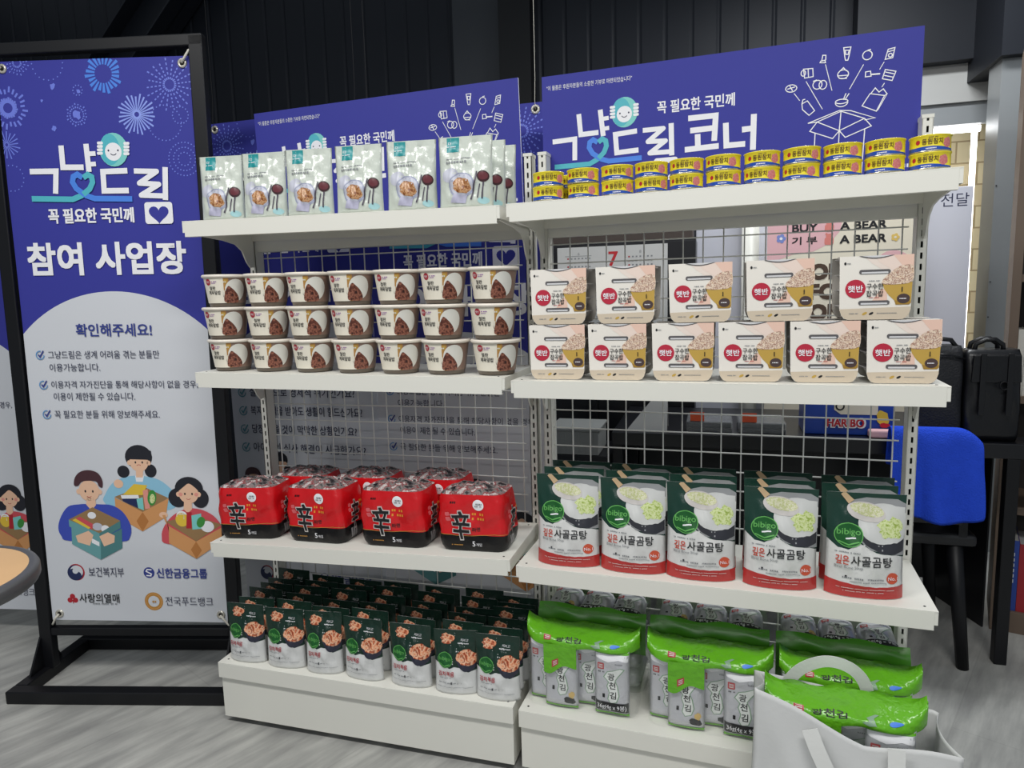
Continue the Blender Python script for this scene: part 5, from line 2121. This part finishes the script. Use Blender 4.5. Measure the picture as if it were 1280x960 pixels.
M('table_band', '4c4d50', rough=0.4)
M('orange_tag', 'e2562a', rough=0.45)
M('candy_blue', '1c45a8', rough=0.3)
M('candy_red', 'c8202c', rough=0.4)
M('bag_white', 'd3d4d3', rough=0.8, spec=0.2, bump=0.05, bscale=90)
M('book_white', 'd9d6cd', rough=0.6)
M('book_blue', '27459a', rough=0.5)
M('book_red', 'a3252f', rough=0.5)
film('wrap_film', 'dfe3e6', 0.20, rough=0.08)
M('black_nylon', '14161c', rough=0.6, bump=0.3, bscale=160)


def solid(name, label, cat, mat, boxes, bevel=0.003, parent=None):
    mb = MB()
    for b in boxes:
        mb.box(*b, mat)
    o = mb.build(name, parent, bevel=bevel)
    if parent is None:
        tag(o, label, cat)
    return o


# long black desk behind the right rack
t = thing('desk', 'long black desk behind the right rack carrying bags and boxes', 'desk', (0, 0, 0))
mb = MB()
mb.prism([(0.13, 0.84), (1.75, 0.84), (1.75, 0.955), (1.385, 0.955), (1.385, 1.395), (0.13, 1.395)], 'z', 0.668, 0.715, 'black_plastic')
mb.build('desk_top', t, bevel=0.003)
for x, y in ((0.15, 0.855), (1.352, 0.855), (0.15, 1.36), (1.352, 1.36), (1.728, 0.855)):
    solid('leg', '', '', 'black_metal', [(x - 0.018, x + 0.018, y - 0.012, y + 0.024, 0, 0.668)], parent=t)
solid('back_panel', '', '', 'black_plastic', [(0.17, 1.29, 1.372, 1.386, 0.06, 0.668)], parent=t)
mb = MB()
mb.prism([(1.300, 1.37), (1.306, 1.372), (1.392, 1.112), (1.386, 1.110)], 'z', 0.0, 0.667, 'black_plastic')
mb.build('end_panel', t)

# cabinet with the calendar
t = thing('cabinet', 'tall black cabinet behind the rack with a calendar on its front', 'cabinet', (0, 0, 0))
solid('carcass', '', '', 'black_plastic', [(-0.42, 0.398, 1.425, 1.68, 0, 1.412)], parent=t)
for x0, x1 in ((-0.415, -0.013), (-0.009, 0.393)):
    d = solid('door', '', '', 'black_plastic', [(x0, x1, 1.414, 1.425, 0.05, 1.405)], parent=t)
solid('carton', 'dark brown carton lying on top of the black cabinet', 'carton', 'carton_brown', [(-0.40, 0.385, 1.43, 1.66, 1.413, 1.60)])
t = thing('calendar', 'white wall calendar with a red seven, on the black cabinet', 'calendar', (0, 1.4120, 0))
solid('sheet', '', '', 'cal_paper', [(-0.178, 0.286, -0.004, 0.0, 1.05, 1.396)], bevel=0, parent=t)
a = Art()
a.text('7', 0.062, 1.342, 0.058, 'red', 0, bold=0.02)
for x0 in (-0.135, 0.125):
    for r in range(5):
        for c in range(7):
            a.rect(x0 + c * 0.0155, x0 + c * 0.0155 + 0.007, 1.345 - r * 0.017, 1.351 - r * 0.017, 'ink_red' if c == 0 else 'ink_grey', 0)
a.text('6', -0.085, 1.368, 0.012, 'ink_grey', 0)
a.text('8', 0.175, 1.368, 0.012, 'ink_grey', 0)
a.rect(-0.145, -0.03, 1.3575, 1.3595, 'ink_grey', 0)
for r in range(5):
    for c in range(7):
        a.text(str(r * 7 + c + 1) if r * 7 + c < 31 else '31', -0.13 + c * 0.062, 1.255 - r * 0.04, 0.016, 'ink_red' if c == 0 else 'ink_grey', 0)
a.build('date_print', lambda u, v, o: (u, -0.004 - o, v), t)

# grey box on a black plinth
solid('plinth', 'black box standing on the floor behind the right rack', 'box', 'black_plastic', [(-0.16, 0.10, 1.00, 1.28, 0, 0.588)])
t = thing('storage_box', 'grey ribbed box on the black box seen through the wire back', 'box', (0, 0, 0))
solid('body', '', '', 'grey_box', [(-0.135, 0.057, 1.00, 1.20, 0.589, 0.680)], parent=t)
mb = MB()
for k in range(7):
    mb.box(-0.125 + k * 0.026, -0.121 + k * 0.026, 0.997, 1.0, 0.595, 0.672, 'grey_box')
mb.build('rib_slats', t)
solid('lid', '', '', 'grey_box', [(-0.139, 0.061, 0.996, 1.204, 0.680, 0.692)], parent=t)

# on the desk
mb = MB()
mb.add([(0.178, 0.885, 0.7165), (0.318, 0.885, 0.7165), (0.318, 0.91, 0.82), (0.262, 0.91, 0.82), (0.178, 0.888, 0.7165), (0.318, 0.888, 0.7165), (0.318, 0.913, 0.82), (0.262, 0.913, 0.82)], [(0, 1, 2, 3), (7, 6, 5, 4), (0, 4, 5, 1), (1, 5, 6, 2), (2, 6, 7, 3), (3, 7, 4, 0)], 'paper')
mb.add([(0.20, 0.965, 0.7165), (0.318, 0.965, 0.7165), (0.318, 0.914, 0.82), (0.262, 0.914, 0.82), (0.20, 0.968, 0.7165), (0.318, 0.968, 0.7165), (0.318, 0.917, 0.82), (0.262, 0.917, 0.82)], [(0, 1, 2, 3), (7, 6, 5, 4), (0, 4, 5, 1), (1, 5, 6, 2), (2, 6, 7, 3), (3, 7, 4, 0)], 'paper')
tag(mb.build('folded_card'), 'grey folded card standing on the black desk behind the wire', 'card')
for i, x in enumerate((0.385, 0.555)):
    t = thing('flat_case', '%s flat black wrapped case with an orange tag on the desk' % ('left', 'right')[i], 'case', (x, 0.868, 0.7158), (0, 0, 0), 'black wrapped cases on the desk')
    solid('case_body', '', '', 'black_plastic', [(0, 0.150, 0, 0.16, 0, 0.018), (0.003, 0.147, 0.004, 0.156, 0.018, 0.038)], parent=t, bevel=0.004)
    solid('film_wrap', '', '', 'wrap_film', [(-0.002, 0.152, -0.002, 0.162, 0.0005, 0.041)], parent=t, bevel=0.006)
    solid('tag_label', '', '', 'orange_tag', [(0.012, 0.058, 0.001, 0.003, 0.041, 0.072), (0.012, 0.058, 0.003, 0.05, 0.0415, 0.0425)], parent=t, bevel=0)
t = thing('candy_carton', 'blue candy carton with red lettering on the black desk', 'carton', (0, 0, 0))
solid('body', '', '', 'candy_blue', [(0.765, 1.035, 0.905, 1.06, 0.7158, 0.865)], parent=t)
mb = MB()
mb.prism([(0.855, 0.800), (0.875, 0.785), (0.985, 0.785), (0.985, 0.84), (0.855, 0.84)], 'y', 0.9, 0.905, 'poster_cream')
mb.build('window_print', t)
a = Art()
a.text('HARIBO', 0.890, 0.757, 0.030, 'white_print', 0, w=0.118, bold=0.07)
a.text('HARIBO', 0.890, 0.757, 0.026, 'candy_red', 1, w=0.110, bold=0.03)
a.ell(0.872, 0.812, 0.014, 0.014, 'ink_black', 2)
a.ell(0.872, 0.812, 0.009, 0.009, 'poster_cream', 3)
a.blob(1.000, 0.775, 0.018, 0.026, 'yellow', 0, amp=0.2, seed=4)
a.blob(1.006, 0.752, 0.014, 0.008, 'candy_red', 1, amp=0.2, seed=6)
a.build('printed_lettering', lambda u, v, o: (u, 0.8995 - o, v), t)
solid('pencil_case', 'small pale pink case lying on the desk before the blue candy carton', 'case', 'poster_pink', [(0.955, 1.035, 0.862, 0.897, 0.7158, 0.742)], bevel=0.006)

# white notice panel, pole, poster board
t = thing('notice_panel', 'large pale notice panel behind the right rack, lettering at its top right', 'notice board', (0, 0, 0))
solid('board', '', '', 'panel_white', [(0.392, 1.466, 1.70, 1.722, 0.30, 1.586)], parent=t)
for x in (0.50, 1.36):
    solid('leg', '', '', 'frame_grey', [(x - 0.02, x + 0.02, 1.724, 1.75, 0, 0.9)], parent=t)
a = Art()
a.text('전달', 1.402, 1.535, 0.052, 'ink', 0, w=0.100)
a.build('printed_lettering', lambda u, v, o: (u, 1.70 - o, v), t)
t = thing('white_pole', 'white pole standing in front of the pale notice panel', 'pole', (0, 0, 0))
mb = MB()
mb.tube([(0.62, 1.645, 0.014), (0.62, 1.645, 1.62)], 0.036, 'rack_white', n=24)
mb.build('tube', t)
mb = MB()
mb.tube([(0.62, 1.645, 0), (0.62, 1.645, 0.014)], 0.05, 'rack_white', n=24)
mb.build('base', t)
t = thing('poster_board', 'pink and cream poster board about buying a bear, behind the rack', 'poster', (0, 0, 0))
solid('board', '', '', 'poster_cream', [(0.682, 1.222, 1.55, 1.562, 0.45, 1.62)], parent=t, bevel=0)
for x in (0.78, 1.12):
    solid('leg', '', '', 'frame_grey', [(x - 0.012, x + 0.012, 1.563, 1.58, 0, 0.9)], parent=t)
a = Art()
pk = [(0.682, 1.30)] + [(0.78, 1.335), (0.86, 1.345), (0.92, 1.375), (0.955, 1.42), (0.975, 1.50), (0.985, 1.62), (0.682, 1.62)]
a.poly(pk, 'poster_pink', 0)
a.blob(1.155, 1.302, 0.055, 0.035, 'poster_pink', 0, amp=0.03, seed=2)
for x0, x1, z, s in ((0.778, 0.872, 1.441, 'BUY'), (0.958, 1.125, 1.442, 'A BEAR'), (0.778, 0.872, 1.390, '기 부'), (0.958, 1.125, 1.388, 'A BEAR')):
    a.text(s, (x0 + x1) / 2, z, 0.030, 'ink_black', 1, w=x1 - x0, bold=0.035)
for z in (1.441, 1.389):
    a.rrect(0.900, 0.934, z - 0.020, z + 0.010, 0.008, 'poster_bear', 1)
    a.ell(0.917, z + 0.014, 0.012, 0.011, 'poster_bear', 1, n=14)
    for dx_ in (-0.010, 0.010):
        a.ell(0.917 + dx_, z + 0.023, 0.005, 0.005, 'poster_bear', 1, n=8)
for cx, cz, m, m2, r in ((0.735, 1.402, 'poster_flower', 'white_print', 0.011), (1.158, 1.388, 'poster_yellow', 'poster_cream', 0.009)):
    for k in range(5):
        q = 2 * PI * k / 5
        a.ell(cx + r * math.cos(q), cz + r * math.sin(q), r * 0.75, r * 0.75, m, 1, n=12)
    a.ell(cx, cz, r * 0.55, r * 0.55, m2, 2, n=12)
for z, s in ((1.262, 'ONE'), (1.181, 'FOR'), (1.098, 'ONE')):
    a.text(s, 0.853, z, 0.058, 'poster_brown', 1, anchor='l', bold=0.055)
a.build('printed_lettering', lambda u, v, o: (u, 1.55 - o, v), t)

# chair with the blue cloth
t = thing('chair', 'black chair pushed up to the desk, a blue cloth over its back', 'chair', (0, 0, 0))
mb = MB()
mb.box(1.000, 1.250, 0.785, 1.130, 0.400, 0.437, 'black_plastic')
mb.build('seat', t, bevel=0.01)
mb = MB()
mb.box(1.018, 1.205, 0.779, 0.790, 0.47, 0.740, 'black_plastic')
mb.build('backrest', t, bevel=0.004)
for x in (1.04, 1.21):
    mb = MB()
    mb.box(x - 0.012, x + 0.012, 0.786, 0.798, 0.43, 0.48, 'black_metal')
    mb.build('back_strut', t)
for (x0, y0, x1, y1) in ((1.196, 0.815, 1.234, 0.797), (1.050, 0.815, 1.012, 0.797), (1.196, 1.09, 1.230, 1.125), (1.050, 1.09, 1.016, 1.125)):
    mb = MB()
    mb.tube([(x0, y0, 0.405), (x1, y1, 0.0)], [0.024, 0.018], 'black_metal', n=12)
    mb.build('leg', t)
# blue cloth
mb = MB()
rows = []
n = 26
path = [(0.754, 0.500), (0.756, 0.56), (0.758, 0.62), (0.760, 0.68), (0.762, 0.725), (0.765, 0.752), (0.773, 0.766), (0.784, 0.769), (0.795, 0.766), (0.804, 0.752), (0.807, 0.72), (0.809, 0.68), (0.811, 0.64)]
for j, (y, z) in enumerate(path):
    row = []
    for i in range(n + 1):
        u = i / n
        x = 0.995 + 0.249 * u
        hang = 1 - min(1, max(0, (z - 0.50) / 0.25))
        fold = 0.030 * max(-0.2, math.sin(8.5 * u + 2.6 + 1.5 * z)) * (hang ** 0.7) + 0.005 * math.sin(21 * u + 9 * z) * hang + 0.006 * math.sin(26 * z + 3 * u) * hang
        fr_ = 1 if j < 6 else (-1 if j > 8 else 0)
        zz = z - (0.045 * max(0, (u - 0.72) / 0.28) ** 2 if 3 <= j <= 9 else 0) + (0.018 * math.sin(4 * u + 2.2) if j == 0 else 0)
        row.append((x + 0.012 * hang * (u - 0.3), y - fr_ * (abs(fold) + 0.004 * hang), zz))
    rows.append(row)
mb.grid(rows, 'cloth_blue')
o = mb.build('blue_cloth')
sm = o.modifiers.new('thick', 'SOLIDIFY')
sm.thickness, sm.offset = 0.005, 1.0
s2 = o.modifiers.new('sub', 'SUBSURF')
s2.levels = s2.render_levels = 1
tag(o, 'bright blue cloth draped over the back of the black chair', 'cloth')


# bags on the desk
def soft_box(name, parent, x0, x1, y0, y1, z0, z1, m, bev=0.02, bulge=0.012, seed=1):
    rnd = random.Random(seed)
    mb = MB()
    nx, nz = 14, 14
    cx, cy, cz = (x0 + x1) / 2, (y0 + y1) / 2, (z0 + z1) / 2
    hx, hy, hz = (x1 - x0) / 2, (y1 - y0) / 2, (z1 - z0) / 2
    ph = rnd.uniform(0, 6)
    rows = []
    for j in range(nz + 1):
        z = -1 + 2 * j / nz
        kz = (1 - max(0, abs(z) - 0.9) / 0.1 * 0.06)
        row = []
        for i in range(41):
            q = 2 * PI * i / 40
            c, s = math.cos(q), math.sin(q)
            px_ = math.copysign(abs(c) ** 0.3, c)
            py_ = math.copysign(abs(s) ** 0.3, s)
            w = 0.004 * math.sin(6 * px_ + 5 * z + ph) * (1 - z * z)
            row.append((cx + hx * px_ * kz * (1 - 0.012 * max(0, z)), cy + (hy * py_ + w * (1 if py_ > 0 else -1)) * kz * (1 - 0.25 * max(0, z) ** 2), cz + hz * z))
        rows.append(row)
    mb.grid(rows, m)
    mb.add(rows[0][:-1], [tuple(range(40))[::-1]], m)
    mb.add(rows[-1][:-1], [tuple(range(40))], m)
    return mb.build(name, parent, weld=0.0002)


t = thing('laptop_bag', 'black nylon bag on the desk, left of the black leather briefcase', 'bag', (0, 0, 0))
soft_box('bag_body', t, 1.085, 1.2160, 0.868, 0.985, 0.7165, 1.010, 'black_nylon', seed=2)
mb = MB()
mb.tube([(1.11, 0.895, 1.000), (1.12, 0.895, 1.022), (1.15, 0.895, 1.032), (1.18, 0.895, 1.028), (1.20, 0.895, 1.000)], 0.007, 'black_leather', n=8)
mb.build('handle', t)
mb = MB()
mb.tube([(1.084, 0.868, 0.97), (1.13, 0.862, 0.985), (1.17, 0.862, 0.985), (1.213, 0.868, 0.97)], 0.004, 'black_leather', n=6)
mb.build('zip', t)
t = thing('briefcase', 'black leather briefcase with handles standing on the black desk', 'bag', (0, 0, 0))
soft_box('bag_body', t, 1.2172, 1.372, 0.866, 0.980, 0.7165, 0.998, 'black_leather', seed=5)
mb = MB()
mb.prism([(1.228, 0.90), (1.362, 0.90), (1.358, 0.985), (1.232, 0.985)], 'y', 0.852, 0.862, 'black_leather')
mb.build('flap', t, bevel=0.004)
for x in (1.258, 1.330):
    mb = MB()
    mb.box(x - 0.008, x + 0.008, 0.847, 0.852, 0.80, 0.99, 'black_leather')
    mb.build('strap', t, bevel=0.002)
mb = MB()
mb.tube([(1.316 + 0.012 * math.cos(q), 0.850, 0.892 + 0.012 * math.sin(q)) for q in np.linspace(0, 2 * PI, 17)], 0.0025, 'black_metal', n=6, cap=False)
mb.build('ring', t)
for y in (0.90, 0.945):
    mb = MB()
    mb.tube([(1.245, y, 0.985), (1.25, y, 1.014), (1.275, y - 0.004, 1.028), (1.30, y - 0.004, 1.028), (1.322, y, 1.012), (1.325, y, 0.985)], 0.0075, 'black_leather', n=8)
    mb.build('handle', t)

# bookcase at the right edge
BKR = math.radians(-17)
BC = (1.406, 1.10, 0)


def bk_at(x, y, z):
    c, s = math.cos(BKR), math.sin(BKR)
    x, y = x - 1.406, y - 1.10
    return (BC[0] + c * x - s * y, BC[1] + s * x + c * y, z)


t = thing('bookcase', 'brown wooden bookcase at the right edge beyond the black desk', 'bookcase', bk_at(0, 0, 0), (0, 0, BKR))
solid('side_panel', '', '', 'wood_grey', [(1.406, 1.432, 1.10, 1.40, 0, 1.98)], parent=t, bevel=0.001)
solid('side_panel', '', '', 'wood_grey', [(1.88, 1.906, 1.10, 1.40, 0, 1.98)], parent=t, bevel=0.001)
solid('rear_panel', '', '', 'wood_dark', [(1.432, 1.88, 1.385, 1.40, 0, 1.98)], parent=t, bevel=0)
for z in (0.0, 0.42, 0.80, 1.20, 1.60, 1.955):
    solid('shelf_board', '', '', 'wood_grey', [(1.432, 1.88, 1.104, 1.385, z, z + (0.075 if z == 0 else 0.025))], parent=t, bevel=0.001)
bk = [('book_white', 0.010, 0.245, 'thin white book first on the lowest shelf of the brown bookcase'), ('book_blue', 0.030, 0.250, 'blue book beside the white one on the lowest bookcase shelf'), ('book_red', 0.026, 0.240, 'red book beside the blue one on the lowest bookcase shelf')]
x = 1.436
for m, w, h, lb in bk:
    t = thing('book', lb, 'book', bk_at(x, 1.12, 0.0752), (0, 0, BKR), group='books on the lowest bookcase shelf')
    mb = MB()
    mb.box(0, 0.0016, 0, 0.17, 0, h, m)
    mb.box(w - 0.0016, w, 0, 0.17, 0, h, m)
    mb.box(0, w, -0.002, 0.0, 0, h, m)
    mb.build('cover', t)
    solid('pages', '', '', 'paper', [(0.0018, w - 0.0018, 0.001, 0.166, 0.003, h - 0.003)], parent=t, bevel=0)
    if m == 'book_blue':
        a = Art()
        for k in range(6):
            a.rect(-0.004, 0.004, 0.10 + k * 0.019, 0.112 + k * 0.019, 'vinyl_white', 0)
        a.build('spine_lettering', lambda u, v, o: (w / 2 + u, -0.002 - o, v), t)
    x += w + 0.001
x = 1.434
for k, (m, w, h) in enumerate((('book_white', 0.018, 0.22), ('book_white', 0.014, 0.20), ('book_blue', 0.024, 0.21))):
    t = thing('book', '%s on the bookcase shelf level with the bags' % ('white book against the side panel', 'second white book', 'blue book')[k], 'book', bk_at(x, 1.12, 0.8252), (0, 0, BKR), group='books on the upper bookcase shelf')
    mb = MB()
    mb.box(0, 0.0016, 0, 0.16, 0, h, m)
    mb.box(w - 0.0016, w, 0, 0.16, 0, h, m)
    mb.box(0, w, -0.002, 0.0, 0, h, m)
    mb.build('cover', t)
    solid('pages', '', '', 'paper', [(0.0018, w - 0.0018, 0.001, 0.156, 0.003, h - 0.003)], parent=t, bevel=0)
    x += w + 0.001

# round table at the left edge
t = thing('round_table', 'round wooden table with a dark edge band, cut off by the left edge', 'table', (-0.893, -0.732, 0))
mb = MB()
mb.lathe([(0, 0.699), (0.188, 0.699), (0.194, 0.703)], 'table_band', 72)
mb.lathe([(0, 0.7292), (0.174, 0.7292), (0.1805, 0.7290)], 'table_wood', 72)
mb.build('table_top', t)
mb = MB()
mb.lathe([(0.188, 0.699), (0.195, 0.702), (0.198, 0.708), (0.198, 0.722), (0.195, 0.728), (0.188, 0.7305), (0.1805, 0.7292)], 'table_band', 72)
mb.build('edge_band', t)
mb = MB()
mb.lathe([(0.030, 0.012), (0.030, 0.699)], 'black_metal', 24)
mb.build('column', t)
mb = MB()
mb.lathe([(0, 0.0), (0.21, 0.0), (0.21, 0.008), (0.05, 0.02), (0.03, 0.03), (0, 0.03)], 'black_metal', 48)
mb.build('base', t)


# white shopping bag in front of the right rack
BX, BY, BW, BD = 0.552, -0.222, 0.334, 0.165
t = thing('shopping_bag', 'white cloth shopping bag on the floor in front of the right rack', 'shopping bag', (0.012, 0, 0), (0, 0, PHI))
nx, nd, nz = 44, 20, 40
loop = [(BX + BW * i / nx, BY, 'f') for i in range(nx)] + [(BX + BW, BY + BD * i / nd, 'r') for i in range(nd)] + [(BX + BW * (1 - i / nx), BY + BD, 'b') for i in range(nx)] + [(BX, BY + BD * (1 - i / nd), 'l') for i in range(nd)]
loop.append(loop[0])


def top_z(x, y):
    u = (x - BX) / BW
    f = 0.458 - 0.075 * min(1, u / 0.55) ** 0.9 + 0.006 * math.sin(9 * u)
    b = 0.402 - 0.030 * u
    k = (y - BY) / BD
    return f * (1 - k) + b * k


rows = []
for j in range(nz + 1):
    v = j / nz
    row = []
    for (x, y, s) in loop:
        z = top_z(x, y) * v
        ux, uy = (x - BX) / BW - 0.5, (y - BY) / BD - 0.5
        out = 0.010 * math.sin(PI * v) if s in 'fb' else 0.004
        wv = (0.004 * math.sin(17 * ux + 9 * v) + 0.0022 * abs(math.sin(11 * ux - 7 * v)) - 0.0016 * abs(math.sin(23 * ux + 13 * v + 1))) * math.sin(PI * min(1, v * 1.02)) * (1 if s in 'fb' else 0.4)
        dy = (-1 if s == 'f' else 1 if s == 'b' else 0) * (out * (1 - 4 * ux * ux) + wv)
        dx_ = (1 if s == 'r' else -1 if s == 'l' else 0) * (-0.018 * (1 - 4 * uy * uy) * (0.2 + 0.8 * v) + wv) + (0.010 * v * (ux + 0.5) if s in 'fr' else 0)
        row.append((x + dx_, y + dy, z))
    row[-1] = row[0]
    rows.append(row)
mb = MB()
mb.grid(rows, 'bag_white', smooth=True)
mb.add(rows[0][:-1], [tuple(range(len(loop) - 1))], 'bag_white')
o = mb.build('bag_body', t, weld=0.0002)
sm = o.modifiers.new('thick', 'SOLIDIFY')
sm.thickness, sm.offset = 0.0007, 0


def ribbon(name, pts, w, m, parent, ax=(1, 0, 0)):
    """A flat strap: its width lies along ax, made thick enough to be cloth."""
    P = [Vector(p) for p in pts]
    # Catmull-Rom through the points
    Q = []
    for i in range(len(P) - 1):
        p0, p1, p2, p3 = P[max(0, i - 1)], P[i], P[i + 1], P[min(len(P) - 1, i + 2)]
        for k in range(6):
            s = k / 6
            Q.append(0.5 * ((2 * p1) + (p2 - p0) * s + (2 * p0 - 5 * p1 + 4 * p2 - p3) * s * s + (3 * p1 - p0 - 3 * p2 + p3) * s ** 3))
    Q.append(P[-1])
    rows = []
    for i, q in enumerate(Q):
        d = (Q[min(i + 1, len(Q) - 1)] - Q[max(0, i - 1)]).normalized()
        s = Vector((0, 1, 0)).cross(d).normalized()
        rows.append([tuple(q - s * w / 2), tuple(q + s * w / 2)])
    mb = MB()
    mb.grid(rows, m, smooth=False)
    o = mb.build(name, parent)
    sm = o.modifiers.new('thick', 'SOLIDIFY')
    sm.thickness, sm.offset = 0.0016, 0
    return o


M('bag_strap', 'dedfdc', rough=0.75, spec=0.2, bump=0.05, bscale=120)
ribbon('handle', [(0.606, BY + BD - 0.004, 0.335), (0.612, BY + BD - 0.006, 0.375), (0.640, BY + BD - 0.010, 0.422), (0.685, BY + BD - 0.014, 0.450), (0.728, BY + BD - 0.014, 0.446), (0.758, BY + BD - 0.010, 0.418), (0.772, BY + BD - 0.006, 0.370), (0.774, BY + BD - 0.004, 0.325)], 0.024, 'bag_strap', t)
ribbon('handle', [(0.648, BY - 0.0135, 0.400), (0.664, BY - 0.020, 0.36), (0.690, BY - 0.026, 0.31), (0.722, BY - 0.030, 0.272), (0.760, BY - 0.030, 0.268), (0.785, BY - 0.026, 0.30), (0.790, BY - 0.020, 0.345), (0.790, BY - 0.0135, 0.390)], 0.028, 'bag_strap', t)
dup(STAND, RU(0.713, BY + BD / 2 + 0.004, 0.003), (0, 0, PHI), 'silver and green seaweed multipack underneath another in the white shopping bag', 'seaweed multipacks in the shopping bag')
dup(STAND, RU(0.713, BY + BD / 2 + 0.004, 0.222), (0.0, 0, PHI), 'silver and green seaweed multipack showing at the top of the white shopping bag', 'seaweed multipacks in the shopping bag')
